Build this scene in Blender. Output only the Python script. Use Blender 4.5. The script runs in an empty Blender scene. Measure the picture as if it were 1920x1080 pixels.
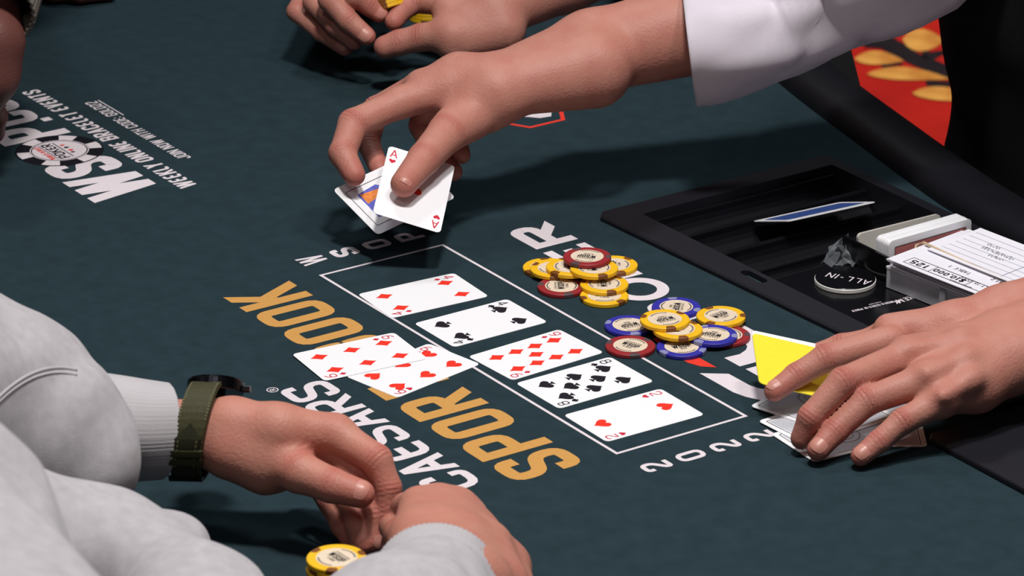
import bpy, bmesh, math, random
import numpy as np
from mathutils import Vector, Matrix
random.seed(7); rng = np.random.default_rng(7)
S = bpy.context.scene
COL = S.collection
MM = 0.001
# ------------------------------------------------------------------ camera
F_PX = 7246.45
CAM = np.array([2286.928, -1562.001, 1194.960])
ROT = np.array([[5.60931576e-01, 8.27861918e-01, 6.41014244e-04],
                [-3.17502947e-01, 2.14414169e-01, 9.23698242e-01],
                [7.64557156e-01, -5.18335035e-01, 3.83120277e-01]])
cd = bpy.data.cameras.new('camera'); cam = bpy.data.objects.new('camera', cd); COL.objects.link(cam)
M4 = Matrix.Identity(4)
for r in range(3):
    for c in range(3): M4[r][c] = ROT[c][r]
    M4[r][3] = CAM[r]*MM
cam.matrix_world = M4
cd.sensor_width = 36.0; cd.lens = F_PX/1920*36.0
cd.clip_start = 0.05; cd.clip_end = 60
cd.dof.use_dof = True; cd.dof.focus_distance = 3.05; cd.dof.aperture_fstop = 18
S.camera = cam
# ------------------------------------------------------------------ light
S.view_settings.view_transform = 'Standard'; S.view_settings.look = 'None'
S.view_settings.exposure = 0.0; S.view_settings.gamma = 1.0
S.view_settings.use_curve_mapping = False
w = bpy.data.worlds.new('room_ambient'); S.world = w; w.use_nodes = True
w.node_tree.nodes['Background'].inputs[0].default_value = (0.80, 0.86, 1.0, 1)
w.node_tree.nodes['Background'].inputs[1].default_value = 0.022
def area(name, loc, aim, size, power, col=(1, 1, 1)):
    l = bpy.data.lights.new(name, 'AREA'); l.shape = 'DISK'; l.size = size; l.energy = power; l.color = col
    o = bpy.data.objects.new(name, l); COL.objects.link(o); o.location = loc
    o.rotation_euler = (Vector(aim)-Vector(loc)).to_track_quat('-Z', 'Y').to_euler(); return o
area('ceiling_or_fill_light', (0.50, -0.25, 2.25), (0.05, -0.05, 0), 0.26, 40, (1, 0.965, 0.94))
area('ceiling_or_fill_light', (0.95, 0.30, 2.6), (0, 0, 0), 0.30, 18, (1, 0.975, 0.96))
area('ceiling_or_fill_light', (-1.6, 0.5, 3.2), (-0.5, 0.1, 0), 0.5, 24, (0.95, 0.97, 1))
area('ceiling_or_fill_light', (1.9, -1.9, 2.9), (0.1, 0, 0), 0.8, 9, (1, 0.98, 0.97))  # fill light added from the camera side to lift upright faces
area('ceiling_or_fill_light', (-0.9, 4.0, 2.8), (-2.1, 2.2, -0.76), 0.5, 15, (1, 0.96, 0.92)).data.spread = math.radians(60)  # added light that brightens only the carpet, spread kept off the table

def at(u, v, z=0.0):
    """world point (mm) seen at photograph pixel u,v on the horizontal plane of height z mm"""
    d = np.array([(u-960)/F_PX, -(v-540)/F_PX, -1.0]) @ ROT
    return CAM + d*((z-CAM[2])/d[2])
# ------------------------------------------------------------------ helpers
def lin(r, g, b):
    f = lambda c: (c/255/12.92) if c/255 <= 0.04045 else ((c/255+0.055)/1.055)**2.4
    return (f(r), f(g), f(b), 1)
MATS = {}
def mat(name, col, rough=0.5, spec=0.5, noise=0.0, nscale=200.0, bump=0.0, bscale=400.0, metal=0.0, sheen=0.0, coat=0.0, sss=0.0, alpha=None, trans=0.0, col2=None):
    if name in MATS: return MATS[name]
    m = bpy.data.materials.new(name); m.use_nodes = True; MATS[name] = m
    nt = m.node_tree; b = nt.nodes['Principled BSDF']
    b.inputs['Base Color'].default_value = col; b.inputs['Roughness'].default_value = rough
    b.inputs['Specular IOR Level'].default_value = spec; b.inputs['Metallic'].default_value = metal
    b.inputs['Sheen Weight'].default_value = sheen; b.inputs['Coat Weight'].default_value = coat
    if trans: b.inputs['Transmission Weight'].default_value = trans
    if alpha is not None: b.inputs['Alpha'].default_value = alpha
    tc = nt.nodes.new('ShaderNodeTexCoord')
    if noise or col2:
        n = nt.nodes.new('ShaderNodeTexNoise'); n.inputs['Scale'].default_value = nscale; n.inputs['Detail'].default_value = 5
        nt.links.new(tc.outputs['Object'], n.inputs['Vector'])
        r = nt.nodes.new('ShaderNodeValToRGB')
        a = col2 if col2 else tuple(max(0, c*(1-noise)) for c in col[:3])+(1,)
        z = col if col2 else tuple(min(1, c*(1+noise)) for c in col[:3])+(1,)
        r.color_ramp.elements[0].position = 0.3; r.color_ramp.elements[1].position = 0.7
        r.color_ramp.elements[0].color = a; r.color_ramp.elements[1].color = z
        nt.links.new(n.outputs['Fac'], r.inputs['Fac']); nt.links.new(r.outputs['Color'], b.inputs['Base Color'])
    if bump:
        n2 = nt.nodes.new('ShaderNodeTexNoise'); n2.inputs['Scale'].default_value = bscale; n2.inputs['Detail'].default_value = 3
        nt.links.new(tc.outputs['Object'], n2.inputs['Vector'])
        bp = nt.nodes.new('ShaderNodeBump'); bp.inputs['Strength'].default_value = bump; bp.inputs['Distance'].default_value = 0.001
        nt.links.new(n2.outputs['Fac'], bp.inputs['Height']); nt.links.new(bp.outputs['Normal'], b.inputs['Normal'])
    return m
def meshobj(name, V, Fc, m, parent=None, smooth=False, loc=None, mats=None, fmat=None):
    me = bpy.data.meshes.new(name); me.from_pydata([tuple(float(c)*MM for c in v) for v in V], [], [tuple(f) for f in Fc]); me.update()
    if mats:
        for q in mats: me.materials.append(q)
        if fmat is not None: me.polygons.foreach_set('material_index', fmat)
    elif m: me.materials.append(m)
    if smooth: me.polygons.foreach_set('use_smooth', [True]*len(me.polygons))
    o = bpy.data.objects.new(name, me); COL.objects.link(o)
    if parent: o.parent = parent
    if loc is not None: o.location = [c*MM for c in loc]
    return o
def empty(name, loc=(0, 0, 0), rz=0.0, label=None, cat=None, group=None):
    o = bpy.data.objects.new(name, None); COL.objects.link(o); o.empty_display_size = 0.02
    o.location = [c*MM for c in loc]; o.rotation_euler = (0, 0, rz); tag(o, label, cat, group); return o
def tag(o, label=None, cat=None, group=None, kind=None):
    if label: o['label'] = label
    if cat: o['category'] = cat
    if group: o['group'] = group
    if kind: o['kind'] = kind
    return o
def copy_tree(o, parent=None):
    c = o.copy(); COL.objects.link(c); c.parent = parent
    for ch in list(o.children): copy_tree(ch, c)
    return c
class MB:
    def __init__(s): s.V = []; s.F = []
    def add(s, V, F):
        n = len(s.V); s.V += [tuple(v) for v in V]; s.F += [tuple(i+n for i in f) for f in F]; return s
    def box(s, x0, x1, y0, y1, z0, z1):
        V = [(x, y, z) for z in (z0, z1) for (x, y) in ((x0, y0), (x1, y0), (x1, y1), (x0, y1))]
        return s.add(V, [(3, 2, 1, 0), (4, 5, 6, 7), (0, 1, 5, 4), (1, 2, 6, 5), (2, 3, 7, 6), (3, 0, 4, 7)])
    def prism(s, poly, z0, z1, bev=0.0):
        """extruded outline (ccw), optional small bevel at the top and bottom edge"""
        n = len(poly); P = np.array(poly, float); rings = []
        if bev:
            c = P.mean(0); D = P-c; L = np.linalg.norm(D, axis=1, keepdims=True); Q = c+D*(1-bev/np.maximum(L, 1e-6))
            rings = [(Q, z0), (P, z0+bev), (P, z1-bev), (Q, z1)]
        else: rings = [(P, z0), (P, z1)]
        V = []; F = []
        for A, z in rings: V += [(a[0], a[1], z) for a in A]
        for k in range(len(rings)-1):
            for i in range(n): F.append((k*n+i, k*n+(i+1) % n, (k+1)*n+(i+1) % n, (k+1)*n+i))
        F.append(tuple(range(n-1, -1, -1))); F.append(tuple((len(rings)-1)*n+i for i in range(n)))
        return s.add(V, F)
    def flat(s, poly, z): return s.add([(a[0], a[1], z) for a in poly], [tuple(range(len(poly)))])
    def build(s, name, m, parent=None, smooth=False, loc=None): return meshobj(name, s.V, s.F, m, parent, smooth, loc)
def rrect(w, h, r, n=5, cx=0, cy=0):
    out = []
    for sx, sy, a0 in ((1, 1, 0), (-1, 1, 90), (-1, -1, 180), (1, -1, 270)):
        for k in range(n+1):
            a = math.radians(a0+90*k/n); out.append((cx+sx*(w/2-r)+r*math.cos(a), cy+sy*(h/2-r)+r*math.sin(a)))
    return out
def circ(r, n=40, cx=0, cy=0, a0=0.0): return [(cx+r*math.cos(a0+2*math.pi*k/n), cy+r*math.sin(a0+2*math.pi*k/n)) for k in range(n)]
# ---- stroke lettering: every glyph is a set of ribbons in a unit box
GL = {
 'A': [('b', 0, 0, .5, 1), ('b', 1, 0, .5, 1), ('p', [(.2, .3), (.8, .3)], 0)],
 'B': [('b', 0, 0, 0, 1), ('p', [(0, 1), (1, 1), (1, .52), (0, .52)], 0), ('p', [(0, .52), (1, .52), (1, 0), (0, 0)], 0)],
 'C': [('p', [(1, .7), (1, 1), (0, 1), (0, 0), (1, 0), (1, .3)], 0)],
 'D': [('b', 0, 0, 0, 1), ('p', [(0, 1), (1, 1), (1, 0), (0, 0)], 0)],
 'E': [('p', [(1, 1), (0, 1), (0, 0), (1, 0)], 0), ('p', [(0, .5), (.85, .5)], 0)],
 'F': [('p', [(1, 1), (0, 1), (0, -.08)], 0), ('p', [(0, .5), (.85, .5)], 0)],
 'G': [('p', [(1, .7), (1, 1), (0, 1), (0, 0), (1, 0), (1, .48), (.5, .48)], 0)],
 'H': [('b', 0, 0, 0, 1), ('b', 1, 0, 1, 1), ('p', [(0, .5), (1, .5)], 0)],
 'I': [('b', .5, 0, .5, 1)],
 'J': [('p', [(1, 1.08), (1, 0), (0, 0), (0, .35)], 0)],
 'K': [('b', 0, 0, 0, 1), ('b', .08, .42, 1, 1), ('b', .34, .62, 1.04, 0)],
 'L': [('p', [(0, 1.08), (0, 0), (1, 0)], 0)],
 'M': [('b', 0, 0, 0, 1), ('b', 1, 0, 1, 1), ('b', 0, 1, .5, .1), ('b', 1, 1, .5, .1)],
 'N': [('b', 0, 0, 0, 1), ('b', 1, 0, 1, 1), ('b', 0, 1, 1, 0)],
 'O': [('p', [(0, 0), (0, 1), (1, 1), (1, 0)], 1)],
 'P': [('b', 0, 0, 0, 1), ('p', [(0, 1), (1, 1), (1, .42), (0, .42)], 0)],
 'R': [('b', 0, 0, 0, 1), ('p', [(0, 1), (1, 1), (1, .45), (0, .45)], 0), ('b', .42, .48, 1, 0)],
 'S': [('p', [(1, .72), (1, 1), (0, 1), (0, .60), (1, .40), (1, 0), (0, 0), (0, .28)], 0)],
 'T': [('p', [(-.05, 1), (1.05, 1)], 0), ('b', .5, 0, .5, 1)],
 'U': [('p', [(0, 1.08), (0, 0), (1, 0), (1, 1.08)], 0)],
 'V': [('b', 0, 1, .5, 0), ('b', 1, 1, .5, 0)],
 'W': [('b', 0, 1, .25, 0), ('b', .5, 1, .25, 0), ('b', .5, 1, .75, 0), ('b', 1, 1, .75, 0)],
 'X': [('b', 0, 0, 1, 1), ('b', 0, 1, 1, 0)],
 'Y': [('b', 0, 1, .5, .42), ('b', 1, 1, .5, .42), ('b', .5, 0, .5, .5)],
 '0': [('p', [(0, 0), (0, 1), (1, 1), (1, 0)], 1)],
 '1': [('b', .6, 0, .6, 1), ('b', .15, .74, .6, 1)],
 '2': [('p', [(0, .72), (0, 1), (1, 1), (1, .58), (0, .18), (0, 0), (1, 0)], 0)],
 '3': [('p', [(0, .8), (0, 1), (1, 1), (1, .52), (.35, .52)], 0), ('p', [(.35, .52), (1, .52), (1, 0), (0, 0), (0, .2)], 0)],
 '4': [('p', [(.72, -.05), (.72, 1), (-.02, .3), (1.05, .3)], 0)],
 '5': [('p', [(1, 1), (0, 1), (0, .55), (1, .55), (1, 0), (0, 0), (0, .22)], 0)],
 '6': [('p', [(.9, 1), (.35, .9), (0, .45), (0, 0), (1, 0), (1, .55), (.05, .55)], 0)],
 '7': [('p', [(0, 1), (1, 1), (.35, -.05)], 0)],
 '8': [('p', [(.08, .54), (.08, 1), (.92, 1), (.92, .54)], 1), ('p', [(0, 0), (0, .54), (1, .54), (1, 0)], 1)],
 '9': [('p', [(.1, 0), (.65, .1), (1, .55), (1, 1), (0, 1), (0, .45), (.95, .45)], 0)],
 '.': [('p', [(0, .02), (.01, .02)], 2)], ',': [('b', .3, -.14, .6, .12)], ':': [('p', [(0, .15), (.01, .15)], 2), ('p', [(0, .65), (.01, .65)], 2)],
 '-': [('p', [(0, .48), (1, .48)], 0)], '$': [('p', [(1, .72), (1, 1), (0, 1), (0, .60), (1, .40), (1, 0), (0, 0), (0, .28)], 0), ('b', .5, -.1, .5, 1.1)],
}
NARROW = {'I': .0, '.': .0, ':': .0, ',': .12, '1': .75, '-': .6, 'M': 1.35, 'W': 1.55, 'E': .88, 'L': .85, 'F': .85, 'T': 1.0}
def fillet(P, closed, r, n=4):
    if r <= 0: return P
    out = []; N = len(P)
    for i in range(N):
        if not closed and i in (0, N-1): out.append(P[i]); continue
        a = np.array(P[i-1], float); b = np.array(P[i], float); c = np.array(P[(i+1) % N], float)
        la, lc = np.linalg.norm(a-b), np.linalg.norm(c-b)
        if la < 1e-6 or lc < 1e-6: continue
        rr = min(r, la*.49, lc*.49); p0 = b+(a-b)/la*rr; p1 = b+(c-b)/lc*rr
        for k in range(n+1):
            t = k/n; out.append(tuple((1-t)**2*p0+2*t*(1-t)*b+t*t*p1))
    return out
def ribbon(P, closed, hw):
    P = [np.array(q, float) for q in P]; N = len(P); L = []; R = []
    for i in range(N):
        if closed: a, c = P[i-1], P[(i+1) % N]
        else: a, c = P[max(i-1, 0)], P[min(i+1, N-1)]
        d0 = P[i]-a if (closed or i > 0) else c-P[i]
        d1 = c-P[i] if (closed or i < N-1) else P[i]-a
        d0 = d0/(np.linalg.norm(d0)+1e-9); d1 = d1/(np.linalg.norm(d1)+1e-9)
        n0 = np.array([-d0[1], d0[0]]); n1 = np.array([-d1[1], d1[0]]); m = n0+n1; q = m@m
        m = n1 if q < 1e-4 else m*2/max(q, 0.9)
        L.append(P[i]+m*hw*1.0); R.append(P[i]-m*hw*1.0)
    out = []
    for i in range(N if closed else N-1):
        j = (i+1) % N; out.append([tuple(R[i]), tuple(R[j]), tuple(L[j]), tuple(L[i])])
    return out
def glyph(ch, w, h, t, r):
    """polygons of a glyph of size w x h with stroke t"""
    out = []
    X = lambda x: t/2+x*(w-t); Y = lambda y: t/2+y*(h-t)
    for e in GL.get(ch, []):
        if e[0] == 'p':
            if e[2] == 2:
                cy = e[1][0][1]*(h-t); out.append([(0, cy), (t, cy), (t, cy+t), (0, cy+t)]); continue
            pts = [(X(x), min(max(Y(y), 0), h)) for x, y in e[1]]
            out += ribbon(fillet(pts, e[2] == 1, r), e[2] == 1, t/2)
        else:
            x0, y0, x1, y1 = e[1:]
            if y0 > y1: x0, y0, x1, y1 = x1, y1, x0, y0
            dx = (x1-x0)*(w-t); dy = (y1-y0)*h; k = math.sqrt(1+(dx/dy)**2) if abs(dy) > 1e-6 else 1
            k = min(k, 1.7); xa, xb = X(x0), X(x1)
            out.append([(xa-t/2*k, y0*h), (xa+t/2*k, y0*h), (xb+t/2*k, y1*h), (xb-t/2*k, y1*h)])
    return out
def text(s, h, w, t, gap, r=0.0, shear=0.0, width=None, align=0.0, spacew=None):
    """polygons of a line of text, baseline y=0 starting at x=0; width scales the line to fit"""
    polys = []; x = 0
    for ch in s:
        if ch == ' ': x += spacew if spacew else w*.6; continue
        gw = max(w*NARROW.get(ch, 1.0), t)
        for pl in glyph(ch, gw, h, t, r): polys.append([(px+x+py*shear, py) for px, py in pl])
        x += gw+gap
    x -= gap; k = (width/x) if width else 1.0
    return [[(px*k-align*x*k, py) for px, py in pl] for pl in polys]
def polymesh(name, polys, z, m, parent, M=None):
    """flat printed shapes; M maps (x,y) to the parent's plane"""
    V = []; Fc = []
    for ip, pl in enumerate(polys):
        n = len(V); q = [M(*a) if M else a for a in pl]
        ar = sum(q[i-1][0]*q[i][1]-q[i][0]*q[i-1][1] for i in range(len(q)))
        if ar < 0: q = q[::-1]
        V += [(a[0], a[1], z+.006*(ip % 7)) for a in q]; Fc.append(tuple(range(n, n+len(q))))
    return meshobj(name, V, Fc, m, parent)
# ------------------------------------------------------------------ materials
M_felt = mat('felt', lin(40, 56, 62), 0.95, 0.05, noise=0.10, nscale=60, bump=0.25, bscale=2500)
M_white_print = mat('white_print', lin(222, 212, 217), 0.85, 0.15, noise=0.03, nscale=300)
M_gold_print = mat('gold_print', lin(202, 150, 82), 0.85, 0.15, noise=0.04, nscale=300)
M_red_print = mat('red_print', lin(226, 60, 46), 0.85, 0.15, noise=0.03)
M_black_print = mat('black_print', lin(20, 20, 28), 0.7, 0.2, noise=0.05)
M_card = mat('card_stock', lin(246, 246, 249), 0.38, 0.4, noise=0.008, nscale=20)
M_card_red = mat('card_red_ink', lin(240, 52, 36), 0.45, 0.3, noise=0.02)
M_card_thinred = mat('card_index_red', lin(205, 40, 62), 0.45, 0.3, noise=0.02)
M_card_black = mat('card_black_ink', lin(24, 24, 34), 0.45, 0.3, noise=0.02)
M_back_grey = mat('card_back_grey', lin(120, 122, 130), 0.45, 0.3, noise=0.25, nscale=900)
M_back_red = mat('card_back_red', lin(196, 120, 118), 0.45, 0.3, noise=0.25, nscale=1200)
M_vinyl = mat('rail_vinyl', lin(19, 19, 25), 0.5, 0.3, noise=0.1, nscale=40, bump=0.2, bscale=900)
M_tray = mat('tray_plastic', lin(22, 22, 29), 0.5, 0.4, noise=0.08, nscale=60, bump=0.15, bscale=1200)
M_tray_dark = mat('tray_well_plastic', lin(10, 10, 16), 0.4, 0.4, noise=0.1, nscale=60)
M_gloss_black = mat('gloss_black', lin(10, 10, 14), 0.18, 0.5, noise=0.05)
# ------------------------------------------------------------------ floor (carpet far below the table)
FZ = -760
def carpet_material():
    m = bpy.data.materials.new('carpet'); m.use_nodes = True; nt = m.node_tree; b = nt.nodes['Principled BSDF']
    b.inputs['Roughness'].default_value = 0.95; b.inputs['Specular IOR Level'].default_value = 0.1
    tc = nt.nodes.new('ShaderNodeTexCoord'); n = nt.nodes.new('ShaderNodeTexNoise'); n.inputs['Scale'].default_value = 9; n.inputs['Detail'].default_value = 6
    r = nt.nodes.new('ShaderNodeValToRGB'); r.color_ramp.elements[0].color = lin(150, 22, 20); r.color_ramp.elements[1].color = lin(196, 40, 28)
    nt.links.new(tc.outputs['Object'], n.inputs['Vector']); nt.links.new(n.outputs['Fac'], r.inputs['Fac']); nt.links.new(r.outputs['Color'], b.inputs['Base Color'])
    return m
floor = meshobj('floor', [(-6000, -3500, 0), (4000, -3500, 0), (4000, 6500, 0), (-6000, 6500, 0)], [(0, 1, 2, 3)], carpet_material(), loc=(0, 0, FZ))
tag(floor, 'red carpet with golden leaves and black branches below the table', 'carpet', kind='structure')
M_leaf = mat('carpet_gold_yarn', lin(226, 168, 84), 0.95, 0.1, nscale=14, col2=lin(176, 104, 40))
M_branch = mat('carpet_black_yarn', lin(34, 28, 32), 0.95, 0.1, noise=0.2, nscale=20)
def carpet_shape(name, pts, m, z):
    W = [at(u, v, FZ) for u, v in pts]
    c = np.mean(W, 0)
    return meshobj(name, [(q[0]-c[0], q[1]-c[1], 0) for q in W], [tuple(range(len(W)))], m, floor, loc=(c[0], c[1], z))
def leaf_px(a, b, wd, bend=0.0):
    """leaf outline between two pixels with a half width, in pixels"""
    a = np.array(a, float); b = np.array(b, float); d = b-a; n = np.array([-d[1], d[0]]); n /= np.linalg.norm(n)
    up = []; lo = []
    for k in range(13):
        t = k/12; h = wd*math.sin(math.pi*t**0.8)**0.85; cpt = a+d*t+n*bend*math.sin(math.pi*t)
        up.append(tuple(cpt+n*h)); lo.append(tuple(cpt-n*h))
    return up+lo[::-1][1:-1]
for a, b, wd, bd in [((1692, 76), (1772, 78), 21, 0), ((1640, 68), (1696, 46), 9, 0), ((1602, 112), (1695, 116), 13, -4), ((1625, 140), (1782, 150), 12, -5),
                     ((1710, 176), (1840, 190), 13, -5), ((1776, 112), (1880, 130), 14, -4), ((1690, -18), (1790, -8), 16, 0), ((1640, 205), (1690, 250), 8, 0), ((1830, 40), (1920, 60), 18, 0)]:
    carpet_shape('carpet_leaf', leaf_px(a, b, wd, bd), M_leaf, 1.6)
for pts in [[(1632, 66), (1668, 66), (1720, 100), (1790, 128), (1850, 165), (1840, 172), (1770, 148), (1700, 118), (1652, 92), (1618, 90)],
            [(1728, 96), (1748, 98), (1772, 94), (1776, 100), (1752, 112), (1730, 108)], [(1650, 118), (1690, 116), (1694, 122), (1655, 128)], [(1735, 152), (1800, 154), (1805, 164), (1738, 162)]]:
    carpet_shape('carpet_branch', pts, M_branch, 0.8)
# ------------------------------------------------------------------ poker table
TABLE = empty('poker_table', (0, 0, 0), label='large poker table with dark green printed felt and black padded rail', cat='table')
inner = [(-1500, 560), (-1150, 610), (-850, 612), (-620, 590), (-480, 563), (-393, 543), (-319, 523), (-210, 497), (-106, 473), (-32, 458), (60, 447), (200, 442), (340, 450), (480, 480), (640, 530), (900, 590), (1250, 560), (1600, 350),
         (1700, 0), (1600, -350), (1250, -560), (900, -600), (0, -610), (-900, -600), (-1300, -560), (-1650, -350), (-1750, 0), (-1680, 350)]
def smooth_loop(P, sub=6):
    P = np.array(P, float); N = len(P); out = []
    for i in range(N):
        p0, p1, p2, p3 = P[i-1], P[i], P[(i+1) % N], P[(i+2) % N]
        for k in range(sub):
            t = k/sub; out.append(0.5*((2*p1)+(-p0+p2)*t+(2*p0-5*p1+4*p2-p3)*t*t+(-p0+3*p1-3*p2+p3)*t**3))
    return np.array(out)
LOOP = smooth_loop(inner)[::-1]          # ccw
def offset_loop(L, d):
    T = np.roll(L, -1, 0)-np.roll(L, 1, 0); T /= np.linalg.norm(T, axis=1, keepdims=True); Nn = np.stack([T[:, 1], -T[:, 0]], 1); return L+Nn*d
# felt with a cut-out for the chip tray
TX0, TX1, TY0, TY1 = -172, 300, 236, 446
bm = bmesh.new(); vo = [bm.verts.new((x*MM, y*MM, 0)) for x, y in offset_loop(LOOP, 6)]; eo = [bm.edges.new((vo[i], vo[(i+1) % len(vo)])) for i in range(len(vo))]
vi = [bm.verts.new((x*MM, y*MM, 0)) for x, y in ((TX0, TY0), (TX1, TY0), (TX1, TY1-6), (TX0, TY1))]; ei = [bm.edges.new((vi[i], vi[(i+1) % 4])) for i in range(4)]
bmesh.ops.triangle_fill(bm, use_beauty=True, use_dissolve=False, edges=eo+ei)
for f in bm.faces:
    if f.normal.z < 0: f.normal_flip()
me = bpy.data.meshes.new('felt_top'); bm.to_mesh(me); bm.free(); me.materials.append(M_felt)
FELT = bpy.data.objects.new('felt_top', me); COL.objects.link(FELT); FELT.parent = TABLE
# rail: rounded padded profile swept around the felt
prof = [(0, -2), (0, 6), (3, 13), (9, 17.5), (18, 20), (30, 20.5), (42, 19), (52, 14), (57, 6), (58, -6), (55, -40), (0, -40)]
V = []; Fc = []; n = len(LOOP); k = len(prof)
for d, z in prof:
    for x, y in offset_loop(LOOP, d): V.append((x, y, z))
for j in range(k):
    for i in range(n): Fc.append((j*n+i, j*n+(i+1) % n, ((j+1) % k)*n+(i+1) % n, ((j+1) % k)*n+i))
meshobj('padded_rail', V, Fc, M_vinyl, TABLE, smooth=True)
mb = MB()
mb.prism([tuple(q) for q in offset_loop(LOOP, 30)], -60, -41); mb.build('table_apron', M_vinyl, TABLE)
for x in (-1000, 1000): MB().box(x-40, x+40, -300, 300, FZ+12, -60).build('table_leg', M_vinyl, TABLE)
# ---- printing on the felt (read from the dealer's side: up is -Y, reading runs to -X)
def TP(x0, y0): return lambda a, b: (x0-a, y0-b)
def fprint(name, polys, x0, y0, m, z=0.15): return polymesh(name, polys, z, m, FELT, TP(x0, y0))
bx, by, lw = 208.2, 60.4, 2.6
fprint('card_box_outline', [[(-bx, -by), (bx, -by), (bx-lw, -by+lw), (-bx+lw, -by+lw)], [(bx, -by), (bx, by), (bx-lw, by-lw), (bx-lw, -by+lw)],
       [(bx, by), (-bx, by), (-bx+lw, by-lw), (bx-lw, by-lw)], [(-bx, by), (-bx, -by), (-bx+lw, -by+lw), (-bx+lw, by-lw)]], 0, 0, M_white_print)
def row(word, h, w, t, gap, r, x0, y0, m, width=None, name='printed_letter', **k):
    """one printed part per letter"""
    tot = sum(max(w*NARROW.get(c, 1), t)+gap if c != ' ' else k.get('spacew', w*.6) for c in word)-gap
    sc = width/tot if width else 1.0; x = 0
    for c in word:
        if c == ' ': x += k.get('spacew', w*.6); continue
        gw = max(w*NARROW.get(c, 1), t)
        pl = [[((px+x+k.get('shear', 0)*py)*sc, py) for px, py in q] for q in glyph(c, gw, h, t, r)]
        fprint(name, pl, x0, y0, m); x += gw+gap
row('SPORTSBOOK', 62, 36, 11.5, 6.5, 8.5, 207, -86.5, M_gold_print, 417)
row('CAESARS', 41, 30, 7.2, 3.5, 15, 194, -166.5, M_white_print, 222)
fprint('printed_letter', ribbon(circ(4.2, 20, 4.2, 4.2), True, .45)+[[(px*1+2.6, py+1.9) for px, py in q] for q in text('R', 4.6, 3.2, .8, .3, 1)], -28, -205, M_white_print)
for i, c in enumerate('WSOP'): row(c, 23.5, 17/(NARROW.get(c, 1)), 3.0 if c == 'W' else 5.0, 0, 4, -230.5, -36+31.3*i, M_white_print)
for i, c in enumerate('2022'): row(c, 23.5, 14, 3.9, 0, 5, 247, -36+31.3*i, M_white_print)
row('R', 42, 47, 10.5, 0, 20, -155, 160, M_white_print); row('E', 42, 48, 9, 0, 0, -108, 160, M_white_print)
row('K', 42, 40, 10.5, 0, 0, -63, 160, M_white_print)
fprint('printed_letter', ribbon(circ(19, 48), True, 4.9), -38, 138.5, M_white_print)
row('P', 42, 44, 10.5, 0, 20, 36, 160, M_white_print)
I = lambda pts: [[(-x, -y) for x, y in pts]]
fprint('printed_emblem', I([(60, 163), (100, 163), (116, 159), (127, 150), (131.5, 138), (131, 111.5), (111, 111.5), (112, 126), (108, 135), (103, 140), (88, 146), (60, 146)])
       + I([(124, 78), (167, 77.8), (179, 80.5), (190, 86), (198, 96), (200, 111), (182, 111), (181, 104), (171.5, 98.2), (164, 96), (137.5, 95.9)])
       + I([(137.5, 112.1), (200, 112.1), (200, 130), (137.7, 130)]), 0, 0, M_white_print)
fprint('printed_emblem', I([(50, 95.4), (122.5, 95.6), (113.8, 86.5), (102.9, 82.6), (95, 82.8), (70, 84), (50, 88)]), 0, 0, M_red_print)
# online ad panel
row('WS', 66, 38, 13.5, 3.5, 13, -453, -68, M_white_print); row('P', 66, 36, 13, 0, 12, -619, -68, M_white_print)
fprint('printed_letter', [[(0, 0), (9, 0), (9, 9), (0, 9)]], -657, -66, M_white_print)
row('COM', 55, 33, 11.5, 3, 11, -664, -72, M_white_print)
row('WEEKLY ONLINE BRACELET EVENTS', 17, 9.2, 3.0, 1.6, 3, -441, -39.5, M_white_print, 297, spacew=6)
row('JOIN NOW WITH CODE: GOLD22', 11.5, 6.8, 1.7, 1.4, 1.6, -503, -10.5, M_white_print, 177, spacew=4.5)
fprint('printed_underline', [[(0, 0), (48, 0), (48, 1.2), (0, 1.2)]], -632, -7, M_white_print)
CC = (-583, -99)
def cprint(polys, m, z): return polymesh('printed_chip_logo', polys, z, m, FELT, TP(*CC))
def sector(r0, r1, a0, a1, n=6):
    A = [math.radians(a0+(a1-a0)*i/n) for i in range(n+1)]
    return [[(r1*math.cos(A[i]), r1*math.sin(A[i])), (r1*math.cos(A[i+1]), r1*math.sin(A[i+1])), (r0*math.cos(A[i+1]), r0*math.sin(A[i+1])), (r0*math.cos(A[i]), r0*math.sin(A[i]))] for i in range(n)]
cprint([circ(39, 56)], M_black_print, .25)
cprint(sum([sector(26.5, 37.5, a-13, a+13) for a in range(20, 380, 60)], [])+[circ(24, 48)], M_white_print, .35)
cprint(ribbon(circ(25.6, 48), True, .5), M_white_print, .35)
cprint([[(px, py-1) for px, py in q] for q in text('POKER', 10, 7.2, 1.9, 1.2, 1.5, align=.5)]+[[(-20, -4), (20, -4), (20, -3), (-20, -3)], [(-19, 10.4), (19, 10.4), (19, 11.2), (-19, 11.2)]], M_black_print, .45)
cprint([[(px, py+12.2) for px, py in q] for q in text('WORLD SERIES', 4.6, 2.6, 1.0, .55, .6, align=.5, spacew=1.8)]+[[(-7, -9), (-4.5, -12), (-2, -9), (-4.5, -6)], [(8, -8), (10, -11), (12, -8), (10, -5.5)]], M_red_print, .45)
cprint([[(0.5, -8), (3, -12), (5.5, -8), (3, -6)], [(-12, -8), (-10, -11), (-8, -8), (-10, -5.5)]], M_black_print, .45)
# far hexagon sponsor badge
HC = (-431, 297)
fprint('printed_hexagon', ribbon([(36*math.cos(math.radians(30+60*k)), 36*math.sin(math.radians(30+60*k))) for k in range(6)], True, 1.9), *HC, M_red_print)
fprint('printed_emblem', [[(-18, -14), (-10, -20), (0, -19.5), (8, -21), (14, -15), (16, -6), (11, -3), (4, -8), (2, 4), (0, 14), (-8, 4), (-16, -3)]], *HC, M_white_print)
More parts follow.
